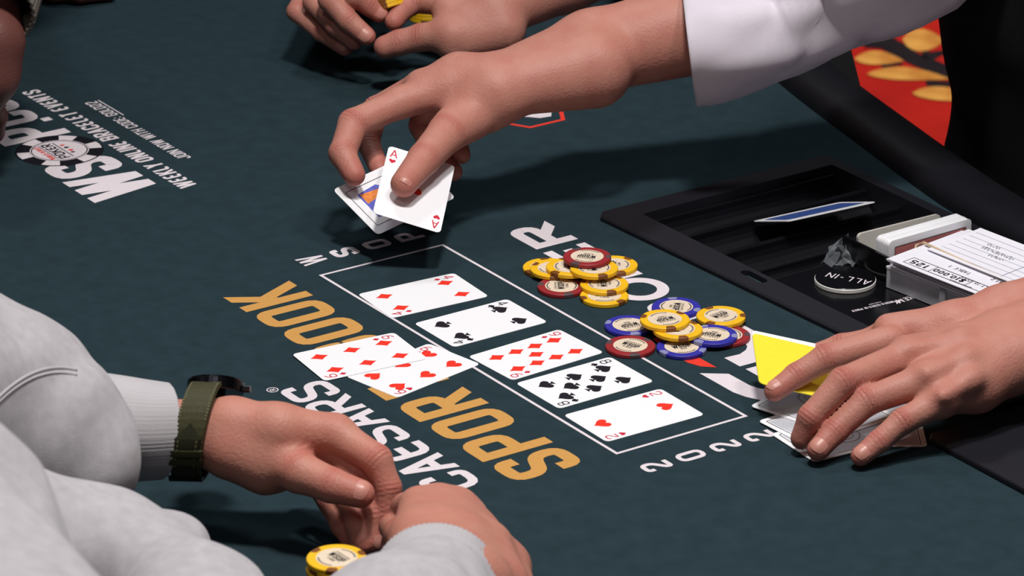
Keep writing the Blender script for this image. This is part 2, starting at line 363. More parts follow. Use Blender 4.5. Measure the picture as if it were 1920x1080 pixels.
# ------------------------------------------------------------------ playing cards
def suit_poly(s, k=1.0):
    """outline, upright (tip of diamond up; spade/heart upright), about 15 mm tall"""
    if s == 'D':
        out = []
        for i, (a, b) in enumerate([((0, 7.7), (5.7, 0)), ((5.7, 0), (0, -7.7)), ((0, -7.7), (-5.7, 0)), ((-5.7, 0), (0, 7.7))]):
            for t in (0, .25, .5, .75):
                x = a[0]+(b[0]-a[0])*t; y = a[1]+(b[1]-a[1])*t; q = 1-.09*math.sin(math.pi*t); out.append((x*q*k, y*q*k))
        return [out]
    H = []
    for i in range(40):
        t = 2*math.pi*i/40; x = 16*math.sin(t)**3; y = 13*math.cos(t)-5*math.cos(2*t)-2*math.cos(3*t)-math.cos(4*t); H.append((x*.42*k, (y+2.5)*.46*k))
    if s == 'H': return [H[::-1]]
    return [[(x*1.02, -y*.9+1.2*k) for x, y in H], [(-1.0*k, -2.0*k), (-.9*k, -5*k), (-3.2*k, -7.6*k), (3.2*k, -7.6*k), (.9*k, -5*k), (1.0*k, -2*k)]]
PIPS = {'2': [(0, 30), (0, -30)], '4': [(-13.7, 28), (13.7, 28), (-13.7, -28), (13.7, -28)],
        '6': [(-13.7, 28), (13.7, 28), (-13.7, 0), (13.7, 0), (-13.7, -28), (13.7, -28)],
        '8': [(-13, 27.4), (13, 27.4), (-13, 0), (13, 0), (-13, -27.4), (13, -27.4), (0, 13.4), (0, -13.4)],
        '9': [(-13.5, 28), (-13.5, 9.3), (-13.5, -9.3), (-13.5, -28), (13.5, 28), (13.5, 9.3), (13.5, -9.3), (13.5, -28), (0, 0)], 'A': [(0, 0)]}
SN = {'D': 'diamonds', 'H': 'hearts', 'S': 'spades'}; RN = {'2': 'two', '4': 'four', '6': 'six', '8': 'eight', '9': 'nine', 'A': 'ace'}
CW, CH, CT = 57.15, 88.9, 0.32
def card_body(parent, name='card_stock'): return MB().prism(rrect(CW, CH, 4.0), 0, CT).build(name, M_card, parent)
def card_face(root, rank, suit, flip=None):
    """pips and corner indices printed on the upper face; the card is read with up = -Y"""
    ink = M_card_black if suit == 'S' else M_card_red; ink2 = M_card_black if suit == 'S' else M_card_thinred
    z = CT+.06; body = root
    for (x, y) in PIPS[rank]:
        up = 1 if y > 0.01 else -1                       # pips in the far half are turned over
        if rank in '2' : up = -up
        if suit == 'H' and rank == '6': up = 1 if y >= -0.01 else -1
        if rank == '8' and abs(y) < 1: up = 1
        if suit == 'S' and rank == '8' and (x, y) == (0, -13.4): up = -1
        polymesh('pip', [[(px+x, up*py+y) for px, py in q] for q in suit_poly(suit)], z, ink, body)
    for s in (1, -1):
        def Mx(px, py, s=s): return (s*(-CW/2+5.6-px*-1-3.0), s*(CH/2-9+py))
        g = [[(px-3.0, py-4.6) for px, py in q] for q in glyph(rank, 6.4, 9.6, 1.05, 3.2 if rank in '2698' else .2)]
        polymesh('index', [[(s*(-CW/2+5.6+px), s*(CH/2-8.6+py)) for px, py in q] for q in g], z, ink2, body)
        polymesh('index_suit', [[(s*(-CW/2+5.6+px), s*(CH/2-18.6+py)) for px, py in q] for q in suit_poly(suit, .42)], z, ink2, body)
def table_card(rank, suit, x, y, th, label, group, z=0.0, tilt=(0, 0)):
    e = empty('playing_card', (x, y, z+.1), th, label, 'playing card', group); e.rotation_euler = (tilt[0], tilt[1], th)
    card_body(e); card_face(e, rank, suit); return e
G1 = 'community cards in the printed box'
for r, s, x, y, th in [('4', 'D', -124.38, -13.44, -.0642), ('4', 'S', -51.51, -6.30, .0043), ('9', 'D', 24.60, -5.72, .0505), ('8', 'S', 89.44, -5.08, .0095), ('2', 'H', 159.01, -9.06, -.0154)]:
    table_card(r, s, x, y, th, '%s of %s lying face up inside the white outlined box' % (RN[r], SN[s]), G1)
G2 = "player's two hole cards"
q6 = at(674.4, 668.5, 1.0)
table_card('6', 'D', q6[0], q6[1], -.092, 'six of diamonds face up on the gold lettering, overlapping the six of hearts', G2, z=.8, tilt=(0, .008))
table_card('6', 'H', -3.2, -100.9, .20, 'six of hearts reaching over the box line, partly under the six of diamonds', G2)
# ------------------------------------------------------------------ casino chips
M_inlay = mat('chip_inlay', lin(226, 208, 184), 0.5, 0.4, noise=0.02)
M_chip = {'yellow': mat('chip_yellow_clay', lin(240, 186, 20), 0.5, 0.4, noise=0.03), 'red': mat('chip_red_clay', lin(150, 34, 40), 0.5, 0.4, noise=0.04), 'blue': mat('chip_blue_clay', lin(44, 42, 158), 0.5, 0.4, noise=0.04)}
M_spot = {'yellow': mat('chip_brown_spot', lin(122, 70, 22), 0.5, 0.4), 'red': mat('chip_grey_spot', lin(86, 66, 70), 0.5, 0.4), 'blue': mat('chip_lilac_spot', lin(136, 138, 180), 0.5, 0.4)}
CR, CTH = 19.5, 3.35
def make_chip(colr, val):
    root = empty('poker_chip')
    R = [(0, 0), (CR-.5, 0), (CR, .5), (CR, CTH-.5), (CR-.5, CTH), (14.2, CTH), (13.8, CTH-.12), (0, CTH-.12)]
    n = 64; V = [(0, 0, 0)]; Fc = []
    for r, z in R[1:-1]: V += [(r*math.cos(2*math.pi*i/n), r*math.sin(2*math.pi*i/n), z) for i in range(n)]
    V.append((0, 0, R[-1][1])); nr = len(R)-2
    for i in range(n): Fc.append((0, 1+(i+1) % n, 1+i)); Fc.append((len(V)-1, 1+(nr-1)*n+i, 1+(nr-1)*n+(i+1) % n))
    for k in range(nr-1):
        for i in range(n): Fc.append((1+k*n+i, 1+k*n+(i+1) % n, 1+(k+1)*n+(i+1) % n, 1+(k+1)*n+i))
    meshobj('chip_body', V, Fc, M_chip[colr], root)
    for a in (77, 197, 317):                                  # edge spots: wrap the rim, step in towards the inlay
        A = [math.radians(a-12+24*i/6) for i in range(7)]; B = [math.radians(a-8+16*i/6) for i in range(7)]; V = []; Fc = []
        for r, z, Q in ((14.9, CTH+.05, B), (16.6, CTH+.05, A), (CR-.45, CTH+.05, A), (CR+.05, CTH-.45, A), (CR+.05, .45, A), (CR-.45, -.0, A)):
            V += [(r*math.cos(q), r*math.sin(q), z) for q in Q]
        for k in range(5):
            for i in range(6): Fc.append((k*7+i, k*7+i+1, (k+1)*7+i+1, (k+1)*7+i)[::-1])
        meshobj('edge_spot', V, Fc, M_spot[colr], root)
    il = MB().flat(circ(13.4, 48), CTH+.02).build('inlay', M_inlay, root)
    T = lambda s, h, w, t, y, g=.35: [[(px, py+y) for px, py in q] for q in text(s, h, w, t, g, .3, align=.5, spacew=w)]
    pr = T('WSOP', 5.0, 3.0, 1.05, -2.0, .5)+T('CAESARS', 1.7, 1.6, .34, 4.2, .5)+T(val, 2.0, 1.4, .45, -5.4, .4)
    pr += [[(-8, 3.45), (8, 3.45), (8, 3.65), (-8, 3.65)], [(-7.6, -2.75), (7.6, -2.75), (7.6, -2.55), (-7.6, -2.55)]]
    for a0 in list(range(55, 126, 7))+list(range(235, 306, 7)): pr += sector(11.2, 12.3, a0, a0+5, 1)
    polymesh('chip_lettering', pr, CTH+.07, M_black_print, il)
    return root
PROTO = {c: make_chip(c, v) for c, v in (('yellow', '1,000'), ('red', '5,000'), ('blue', '500'))}
USED = set()
def place_chip(colr, loc, rz, label, group, rot=None):
    if colr in USED: o = copy_tree(PROTO[colr])
    else: o = PROTO[colr]; USED.add(colr)
    o.location = [c*MM for c in loc]; o.rotation_euler = rot if rot else (0, 0, rz); tag(o, label, 'poker chip', group); return o
def chip_px(colr, u, v, lev, rz, label, group, z0=None):
    z = lev*(CTH+.06)+.12; p = at(u, v, z+CTH); place_chip(colr, (p[0], p[1], z), math.radians(rz), label, group)
GA = 'chips heaped over the white lettering'
chip_px('yellow', 1025, 500, 0, 75, 'yellow chip at the outer end of the lettering heap, beneath another yellow chip', GA)
chip_px('yellow', 1151, 495.5, 0, 146, 'yellow chip on the felt with its rim under the topmost red chip', GA)
chip_px('red', 1053, 535.5, 0, 146, 'red chip on the felt below the yellow chips of the lettering heap', GA)
chip_px('yellow', 1133, 553.5, 0, 56, 'yellow chip on the felt beside the printed letter O, lowest of its stack', GA)
chip_px('yellow', 1039, 502, 1, 10, 'yellow chip resting on the outermost yellow chip', GA)
chip_px('yellow', 1133, 531, 1, 146, 'yellow chip overlapping the lowest chip beside the printed letter O', GA)
chip_px('yellow', 1069, 499, 2, -34, 'yellow chip leaning over the red chip below it', GA)
chip_px('yellow', 1114, 501, 3, 150, 'yellow chip directly beneath the topmost red chip', GA)
chip_px('red', 1101, 480, 4.1, 216, 'dark red chip lying on top of the yellow chips', GA)
GB = 'mixed chips heaped near the box line'
chip_px('blue', 1180, 608.5, 0, 262, 'blue chip on the felt next to the white box line', GB)
chip_px('red', 1182, 647, 0, 18, 'red chip lying across the white box line', GB)
chip_px('blue', 1278, 649.5, 0, 76, 'blue chip beside the red printed wedge', GB)
chip_px('red', 1360, 627, 0, -20, 'red chip mostly hidden under a blue chip', GB)
chip_px('blue', 1268, 574.5, 0, -43, 'blue chip behind the uppermost yellow chip with sideways lettering', GB)
chip_px('yellow', 1352, 591, 1, 99, 'yellow chip set apart on the rim of the mixed heap, whole face showing', GB)
chip_px('blue', 1336, 626.5, 1, 210, 'blue chip lying on the half-hidden red chip', GB)
chip_px('yellow', 1271, 615.5, 2, 140, 'yellow chip under the uppermost yellow chip', GB)
chip_px('yellow', 1246.5, 597.5, 3, 262, 'uppermost yellow chip of the mixed heap', GB)
GC = 'tall stack of yellow chips in front of the hoodie player'
NST = 24
pst = at(631, 1047, NST*CTH)
for k in range(NST):
    place_chip('yellow', (pst[0]+rng.normal(0, .35), pst[1]+rng.normal(0, .35), k*(CTH+.02)+.1), math.radians(2 if k == NST-1 else rng.uniform(0, 360)),
               'yellow chip crowning the tall stack by the grey sleeve' if k == NST-1 else 'yellow chip in the tall stack by the grey sleeve', GC)
# ------------------------------------------------------------------ dealer's chip tray and what lies in it
TRAY = empty('chip_tray', (0, 0, 0), label='black plastic chip tray set into the felt before the dealer', cat='chip tray')
outer = [(-178, 199), (300, 219), (306, 225), (306, 442), (300, 448), (-182, 450), (-188, 444), (-187, 207)]
bm = bmesh.new()
def ring(pts, z): return [bm.verts.new((x*MM, y*MM, z*MM)) for x, y in pts]
def inset(pts, d):
    c = np.mean(pts, 0); return [(x-math.copysign(d, x-c[0]), y-math.copysign(d, y-c[1])) for x, y in pts]
hole = [(-162, 231), (296, 240), (296, 436), (-165, 437)]
a0 = ring(outer, .1); a1 = ring(outer, 3.2); a2 = ring(inset(outer, 1.5), 4.6)
for A, B in ((a0, a1), (a1, a2)):
    for i in range(8): bm.faces.new((A[i], A[(i+1) % 8], B[(i+1) % 8], B[i]))
h1 = ring(hole, 4.6)
slot = [(x+5.0*0, y) for x, y in rrect(30, 9, 4.4, 5, 1, 224.5)]
sl = ring(slot, 4.6); sl0 = ring(slot, 0.2)
for i in range(len(sl)): bm.faces.new((sl[i], sl0[i], sl0[(i+1) % len(sl)], sl[(i+1) % len(sl)]))
ed = []
for L in (a2, h1, sl):
    for i in range(len(L)):
        e = bm.edges.get((L[i], L[(i+1) % len(L)])) or bm.edges.new((L[i], L[(i+1) % len(L)])); ed.append(e)
bmesh.ops.triangle_fill(bm, use_beauty=True, edges=ed)
h0 = ring(hole, -26)
for i in range(4): bm.faces.new((h1[i], h0[i], h0[(i+1) % 4], h1[(i+1) % 4]))
bm.faces.new(h0)
bmesh.ops.recalc_face_normals(bm, faces=bm.faces)
me = bpy.data.meshes.new('tray_frame'); bm.to_mesh(me); bm.free(); me.materials.append(M_tray)
o = bpy.data.objects.new('tray_frame', me); COL.objects.link(o); o.parent = TRAY
edges = [-161.5, -117, -69, -23, 5]
for k in range(4):                                           # half-round channels that hold chip columns
    x0, x1 = edges[k], edges[k+1]; P = [(x0, -25.5), (x0, -3), (x0+2, -3)]; c = (x0+x1)/2; r = (x1-x0)/2-2.5
    P += [(c-r*math.cos(math.pi*i/14), -4-min(r, 20)*math.sin(math.pi*i/14)) for i in range(15)]+[(x1-2, -3), (x1, -3), (x1, -25.5)]
    n = len(P); V = [(x, 239.5, z) for x, z in P]+[(x, 435, z) for x, z in P]; Fc = [(i, i+1, n+i+1, n+i) for i in range(n-1)]+[tuple(range(n)), tuple(range(2*n-1, n-1, -1))]
    meshobj('chip_channel', V, Fc, M_tray_dark, TRAY)
pl = MB().box(64, 295.5, 241, 435.5, -25, -.5); pl.box(5.2, 64, 241, 314, -25, -.5)
deckplate = pl.build('tray_shelf', M_gloss_black, TRAY)
holder = MB().box(5.5, 7.5, 314.5, 424, -25.5, 12).box(62, 63.8, 314.5, 424, -25.5, 7).box(5.5, 63.8, 312, 314.5, -25.5, 22).box(7.5, 62, 422, 424, -25.5, 7)
holder.build('deck_slot', M_gloss_black, TRAY)
R8 = lambda x0, y0, a=0.0: (lambda px, py: (x0-px*math.cos(a)+py*math.sin(a), y0-px*math.sin(a)-py*math.cos(a)))
def ptext(parent, s, h, w, t, x0, y0, z, m, a=0.0, name='lettering', gap=None, **k):
    return polymesh(name, text(s, h, w, t, gap if gap else w*.25, w*.3, **k), z, m, parent, R8(x0, y0, a))
A90 = math.radians(86)
ptext(TRAY, 'WORLD SERIES OF POKER', 3.4, 1.7, .5, 94, 292, -.4, M_white_print, A90, name='tray_lettering')
for i in range(4):
    polymesh('tray_emblem', text('KEM'[i % 3], 6.5, 4.2, 1.2, 1, 0), -.4, M_white_print, TRAY, R8(94+i*.3, 311-5.0*i, A90))
ptext(TRAY, 'OFFICIAL CARDS', 1.3, .8, .25, 90, 284, -.4, M_white_print, A90, name='tray_lettering')
# all-in button
c = at(1585, 521, 3.5)
AI = empty('all_in_button', (c[0], c[1], -.4), label='round black button lettered ALL-IN with white rim', cat='button')
M_white_plastic = mat('white_plastic', lin(222, 220, 214), 0.35, 0.5, noise=0.02)
MB().prism(circ(25, 64), 0, 3.6, .5).build('button_rim', M_white_plastic, AI, smooth=False)
MB().prism(circ(24.4, 64), 2.4, 4.3, .3).build('button_face', M_gloss_black, AI)
polymesh('lettering', text('ALL-IN', 9.5, 6.2, 1.0, 2.0, 0, align=.5), 4.36, M_white_print, AI, R8(1.5, 4.5, math.radians(27)))
# crumpled clear wrapper
M_film = mat('clear_film', (.75, .82, .88, 1), 0.08, 0.6, alpha=0.12)
Vf = []; Ff = []; nn = 9
for i in range(nn):
    for j in range(nn):
        Vf.append((i*3.4-13+rng.normal(0, 1.7), j*2.6-10+rng.normal(0, 2.2), max(.3, 16*math.exp(-((i-4)/3.2)**2)*(j/nn)+rng.uniform(0, 9))))
for i in range(nn-1):
    for j in range(nn-1): Ff.append((i*nn+j, i*nn+j+1, (i+1)*nn+j+1, (i+1)*nn+j))
q = at(1580, 487, 6)
o = meshobj('plastic_wrapper', Vf, Ff, M_film, None, loc=(q[0]-6, q[1]+4, -.3)); tag(o, 'crumpled scrap of clear plastic wrapper beside the all-in button', 'wrapper'); o.rotation_euler = (0, 0, .7)
# spare deck standing on its long edge
DK = empty('card_deck', (47.5, 363, -25.2), rz=math.radians(1.5), label='spare deck with red backs standing on edge in the tray', cat='card deck')
def edge_rr(x0, x1, n=6):
    """card outline standing on its long edge: y along the deck, z up"""
    R = rrect(CH, CW, 4.2, n, 0, CW/2); k = len(R); V = [(x0, a, b) for a, b in R]+[(x1, a, b) for a, b in R]
    return V, [(i, (i+1) % k, k+(i+1) % k, k+i) for i in range(k)]+[tuple(range(k-1, -1, -1)), tuple(range(k, 2*k))]
for i in range(26):                                          # the packed cards, grouped in pairs
    V, Fc = edge_rr(-8.2+i*.62, -8.2+i*.62+.58); meshobj('card', V, Fc, M_card, DK, loc=(0, rng.normal(0, .25), abs(rng.normal(0, .25))))
polymesh('back_pattern', [rrect(CH-13, CW-13, .5)], 0, M_back_red, DK, None).matrix_local = Matrix(((0, 0, 1, 8.2*MM), (1, 0, 0, 0), (0, 1, 0, (CW/2+.3)*MM), (0, 0, 0, 1)))
polymesh('back_border', ribbon(rrect(CH-12.4, CW-12.4, .6), True, .3), 0, M_black_print, DK, None).matrix_local = Matrix(((0, 0, 1, 8.25*MM), (1, 0, 0, 0), (0, 1, 0, (CW/2+.3)*MM), (0, 0, 0, 1)))
V, Fc = edge_rr(-1.4, 1.4)
PLT = meshobj('divider_plate', V, Fc, mat('ivory_plastic', lin(196, 192, 184), .4, .4, noise=.03), None, loc=(22, 362, -24.2), smooth=False); tag(PLT, 'ivory plastic divider plate leaning behind the spare deck', 'plate'); PLT.scale = (1, .96, .87); PLT.rotation_euler = (0, math.radians(-7), math.radians(-1.5))
# blue and white card lying across the channels
M_blue = mat('blue_ink', lin(58, 84, 150), .4, .4, noise=.05)
BC = empty('cut_card', (-82, 350, -1), label='blue and white cut card tilted in an empty tray channel', cat='card')
MB().prism(rrect(CW, CH, 4.0), -.3, .3).build('card_stock', M_card, BC); polymesh('blue_panel', [rrect(CW-18, CH-10, 4)], .36, M_blue, BC)
BC.rotation_euler = (0, math.radians(-19), math.radians(-4))
BC.location = (-82*MM, 352*MM, 6*MM)
# grey case with a bundle of slips
M_case = mat('grey_case_plastic', lin(186, 186, 194), .35, .5, noise=.04)
CA = empty('slip_case', (70, 306, -.4), rz=math.radians(7), label='grey plastic case with clear clip under the paper slips', cat='case')
MB().box(0, 122, 0, 92, .6, 17).build('case_body', M_case, CA); MB().box(-.5, 122.5, -.5, 92.5, 17.2, 19).build('case_lid', mat('white_case_lid', lin(226, 225, 230), .4, .4), CA)
MB().box(60, 66, -2.6, -.2, -.0, 18.6).build('clear_clip', mat('clear_clip_plastic', lin(190, 190, 196), .12, .6, alpha=.75), CA)
M_paper = mat('paper', lin(228, 226, 234), .8, .2, noise=.015, nscale=120); M_rule = mat('ruled_line', lin(150, 152, 176), .8, .2); M_ink = mat('pen_ink', lin(70, 70, 84), .8, .2)
def sheet(name, x0, y0, z, w, d, a, label, curl, th=.5):
    """paper sheet as a thin curved slab; curl(x,y) lifts it"""
    e = empty(name, (x0, y0, z), a, label, 'paper', 'paper slips on the grey case'); n = 9; V = []; Fc = []
    for zz in (0, th):
        for i in range(n):
            for j in range(n): V.append((w*i/(n-1), d*j/(n-1), zz+curl(i/(n-1), j/(n-1))))
    N = n*n
    for i in range(n-1):
        for j in range(n-1):
            q = (i*n+j, (i+1)*n+j, (i+1)*n+j+1, i*n+j+1); Fc += [tuple(N+k for k in q), q[::-1]]
    rim = [i*n for i in range(n)]+[(n-1)*n+j for j in range(1, n)]+[i*n+n-1 for i in range(n-2, -1, -1)]+[j for j in range(n-2, 0, -1)]
    for i in range(len(rim)): a_, b_ = rim[i], rim[(i+1) % len(rim)]; Fc.append((a_, b_, N+b_, N+a_))
    meshobj('paper', V, Fc, M_paper, e, smooth=False); e['w'] = w; return e
def on_sheet(e, name, polys, m, w, d, curl, M, th=.5):
    V = []; Fc = []
    for pl in polys:
        n = len(V)
        for q in pl: x, y = M(*q); V.append((x, y, th+.12+curl(x/w, y/d)))
        Fc.append(tuple(range(n, n+len(pl))))
    meshobj(name, V, Fc, m, e)
z0 = 18.8
for i in range(7):
    sheet('paper_slip', 70+rng.uniform(-3, 5), 304+rng.uniform(-1, 5), z0+i*1.15, 124, 92, math.radians(7+rng.uniform(-2.5, 2)), 'white paper slip in the bundle under the written sheets', lambda x, y: .5*x*y, 1.0)
zc = z0+8.2
cu = lambda x, y: 3.2*(1-x)**3*y*0+4.0*(y**2)*(1-x)*0+1.2*(1-x)**2
e1 = sheet('entry_receipt', 78, 300, zc, 118, 66, math.radians(8), 'printed entry receipt with table number lying on the bundle', cu)
Mr = lambda ox, oy: (lambda px, py: (ox-px, oy-py))
def rt(s, h, w, t, ox, oy, nm='lettering', m=M_black_print): on_sheet(e1, nm, text(s, h, w, t, w*.25, w*.3), m, 118, 66, cu, Mr(ox, oy))
rt('125', 7.5, 5.5, 1.5, 33, 15); rt('$10,000', 6, 4.2, 1.3, 71, 15); rt('TABLE', 4.4, 2.8, .6, 64, 29); rt('1', 4.4, 3, .6, 44, 29); rt('JULY 16, 2022', 4.0, 2.6, .5, 98, 17.5); rt('DAY 2', 4, 2.6, .6, 96, 34); rt('WORLD SERIES', 2.4, 1.7, .4, 84, 7)
on_sheet(e1, 'printed_frame', ribbon([(12, 5), (106, 5), (106, 18), (12, 18)], True, .3)+ribbon([(38, 5), (38, 18)], False, .3)+ribbon([(76, 5), (76, 18)], False, .3), M_black_print, 118, 66, cu, lambda x, y: (x, y))
cu2 = lambda x, y: 1.5+2.2*(1-y)*0+2.5*y*y
e2 = sheet('ruled_sheet', 82, 337, zc+1.4, 118, 62, math.radians(6), 'ruled sheet with pen notes lying on the bundle past the rubber band', cu2)
on_sheet(e2, 'ruled_line', [[(4, 5+i*8), (114, 5+i*8), (114, 5.5+i*8), (4, 5.5+i*8)] for i in range(7)]+[[(78, 3), (78.5, 3), (78.5, 60), (78, 60)]], M_rule, 118, 62, cu2, lambda x, y: (x, y))
def scrawl(x0, y0, n, h):
    P = [(x0, y0)]
    for i in range(1, n): P.append((x0-i*1.5+rng.normal(0, .5), y0+(h if i % 2 else -h*.4)*rng.uniform(.3, 1)+i*.02))
    return ribbon(fillet(P, False, .7, 3), False, .22)
on_sheet(e2, 'handwriting', scrawl(62, 34, 24, 5)+scrawl(58, 27, 12, 4)+scrawl(40, 42, 10, 4)+scrawl(100, 34, 8, 5)+scrawl(100, 24, 6, 5), M_ink, 118, 62, cu2, lambda x, y: (x, y))
# rubber band around the bundle
RB = []; 
for s, (y, z) in enumerate([(0, 0)]): pass
def tube(P, r, n=8, closed=False, rx=None):
    """round tube mesh along points"""
    P = np.array(P, float); N = len(P); V = []; Fc = []
    for i in range(N):
        a = P[(i-1) % N] if closed or i > 0 else P[i]; b = P[(i+1) % N] if closed or i < N-1 else P[i]
        d = b-a; d = d/np.linalg.norm(d); u = np.cross(d, [0, 0, 1]) if abs(d[2]) < .9 else np.cross(d, [1, 0, 0]); u /= np.linalg.norm(u); v = np.cross(u, d)
        rr = r[i] if hasattr(r, '__len__') else r
        for k in range(n): t = 2*math.pi*k/n; V.append(tuple(P[i]+u*math.cos(t)*rr+v*math.sin(t)*rr))
    for i in range(N if closed else N-1):
        for k in range(n): Fc.append((i*n+k, i*n+(k+1) % n, ((i+1) % N)*n+(k+1) % n, ((i+1) % N)*n+k))
    if not closed: Fc += [tuple(range(n-1, -1, -1)), tuple((N-1)*n+k for k in range(n))]
    return V, Fc
ca, sa = math.cos(math.radians(7)), math.sin(math.radians(7))
L2W = lambda x, y, z: (70+x*ca-y*sa, 306+x*sa+y*ca, z)
band = [L2W(6, 36, zc+4.2), L2W(30, 35, zc+3.2), L2W(60, 33, zc+2.6), L2W(95, 31, zc+2.4), L2W(127, 30, zc+1.6), L2W(129, 30, 8), L2W(128, 30, 1), L2W(-3, 34, 1), L2W(-4, 35, 10), L2W(-2, 36, zc)]
V, Fc = tube(band, 1.1, 8, True); o = meshobj('rubber_band', V, Fc, mat('rubber', lin(206, 182, 150), .6, .3, noise=.05), None, smooth=True); tag(o, 'tan rubber band stretched round the paper slips', 'rubber band')
# shuffling machine panel flush in the felt
SH = empty('card_shuffler', (0, 0, 0), label='black shuffling machine panel flush with the felt by the tray', cat='shuffler')
MB().prism([(316, 147), (322, 141), (760, 141), (760, 436), (316, 436)], .1, 5.0, 1.2).build('panel', M_tray, SH)
MB().prism(rrect(210, 150, 12, 6, 470, 300), 5.0, 6.2, .5).build('lid', M_tray, SH)
V, Fc = tube([(398+14*math.cos(math.radians(a)), 205+14*math.sin(math.radians(a)), 5.0) for a in range(150, 330, 12)], [.4+1.6*math.sin(math.pi*k/14.0) for k in range(15)], 8); meshobj('finger_notch', V, Fc, M_gloss_black, SH)
MB().box(414, 414.8, 184, 210, 5.0, 5.2).build('scratch_line', mat('grey_scuff', lin(88, 84, 86), .6, .3), SH)
# ------------------------------------------------------------------ bodies: smooth distance fields turned into one skin mesh
def W3(p): return at(p[0], p[1], p[2])
def smin(a, b, k):
    if k <= 0: return np.minimum(a, b)
    h = np.clip(.5+.5*(b-a)/k, 0, 1); return b+(a-b)*h-k*h*(1-h)
class Field:
    """regular grid (mm) on which capsules are blended"""
    def __init__(s, lo, hi, step):
        s.lo = np.array(lo, float); s.h = step; s.n = np.ceil((np.array(hi)-s.lo)/step).astype(int)+1
        s.ax = [s.lo[i]+step*np.arange(s.n[i]) for i in range(3)]
    def new(s): return np.full(s.n, 60.0, np.float32)
    def cap(s, D, a, b, ra, rb, k, pad=26):
        a = np.asarray(a, float); b = np.asarray(b, float); R = max(ra, rb)+pad
        lo = np.minimum(a, b)-R; hi = np.maximum(a, b)+R
        i0 = np.clip(np.floor((lo-s.lo)/s.h).astype(int), 0, s.n); i1 = np.clip(np.ceil((hi-s.lo)/s.h).astype(int)+1, 0, s.n)
        if np.any(i1 <= i0): return
        X = (s.ax[0][i0[0]:i1[0]]-a[0])[:, None, None].astype(np.float32); Y = (s.ax[1][i0[1]:i1[1]]-a[1])[None, :, None].astype(np.float32); Z = (s.ax[2][i0[2]:i1[2]]-a[2])[None, None, :].astype(np.float32)
        d = b-a; L = max(d@d, 1e-6); t = np.clip((X*d[0]+Y*d[1]+Z*d[2])/L, 0, 1)
        q = np.sqrt((X-t*d[0])**2+(Y-t*d[1])**2+(Z-t*d[2])**2)-(ra+t*(rb-ra))
        sl = tuple(slice(i0[i], i1[i]) for i in range(3)); D[sl] = smin(D[sl], q, k)
    def chain(s, D, pts, k):
        for i in range(len(pts)-1): s.cap(D, pts[i][0], pts[i+1][0], pts[i][1], pts[i+1][1], k)
def surface(D, lo, h):
    """naive surface nets"""
    ins = D < 0; nx, ny, nz = D.shape
    c = np.zeros((nx-1, ny-1, nz-1), np.int8)
    for dx in (0, 1):
        for dy in (0, 1):
            for dz in (0, 1): c += ins[dx:nx-1+dx, dy:ny-1+dy, dz:nz-1+dz]
    act = (c > 0) & (c < 8); I, J, K = np.nonzero(act); idx = np.full(act.shape, -1, np.int64); idx[I, J, K] = np.arange(len(I))
    P = np.zeros((len(I), 3)); W = np.zeros(len(I)); cor = [(a, b, d) for a in (0, 1) for b in (0, 1) for d in (0, 1)]
    for a in cor:
        for ax in range(3):
            if a[ax]: continue
            b = list(a); b[ax] = 1
            va = D[I+a[0], J+a[1], K+a[2]]; vb = D[I+b[0], J+b[1], K+b[2]]; m = (va < 0) != (vb < 0)
            t = np.where(m, va/np.where(va-vb == 0, 1, va-vb), 0); q = np.array(a, float)[None]+np.zeros((len(I), 3)); q[:, ax] += t
            P[m] += q[m]; W[m] += 1
    P = (P/W[:, None]+np.stack([I, J, K], 1))*h+lo
    Q = []
    for ax in range(3):
        o1, o2 = (ax+1) % 3, (ax+2) % 3
        A = ins[:-1] if ax == 0 else (ins[:, :-1] if ax == 1 else ins[:, :, :-1]); B = ins[1:] if ax == 0 else (ins[:, 1:] if ax == 1 else ins[:, :, 1:])
        e = np.stack(np.nonzero(A != B), 1); sgn = A[tuple(e.T)]
        ok = (e[:, o1] > 0) & (e[:, o2] > 0) & (e[:, o1] < D.shape[o1]-1) & (e[:, o2] < D.shape[o2]-1); e = e[ok]; sgn = sgn[ok]
        def cell(d1, d2): q = e.copy(); q[:, o1] -= d1; q[:, o2] -= d2; return idx[tuple(q.T)]
        f = np.stack([cell(1, 1), cell(0, 1), cell(0, 0), cell(1, 0)], 1); f[~sgn] = f[~sgn][:, ::-1]; Q.append(f)
    return P, np.concatenate(Q)
def relax(P, Q, it=2, lam=.5):
    n = len(P)
    for _ in range(it):
        S_ = np.zeros_like(P); C = np.zeros(n)
        for a in range(4):
            b = (a+1) % 4; np.add.at(S_, Q[:, a], P[Q[:, b]]); np.add.at(C, Q[:, a], 1); np.add.at(S_, Q[:, b], P[Q[:, a]]); np.add.at(C, Q[:, b], 1)
        P = P+lam*(S_/np.maximum(C, 1)[:, None]-P)
    return P
SKINS = {}
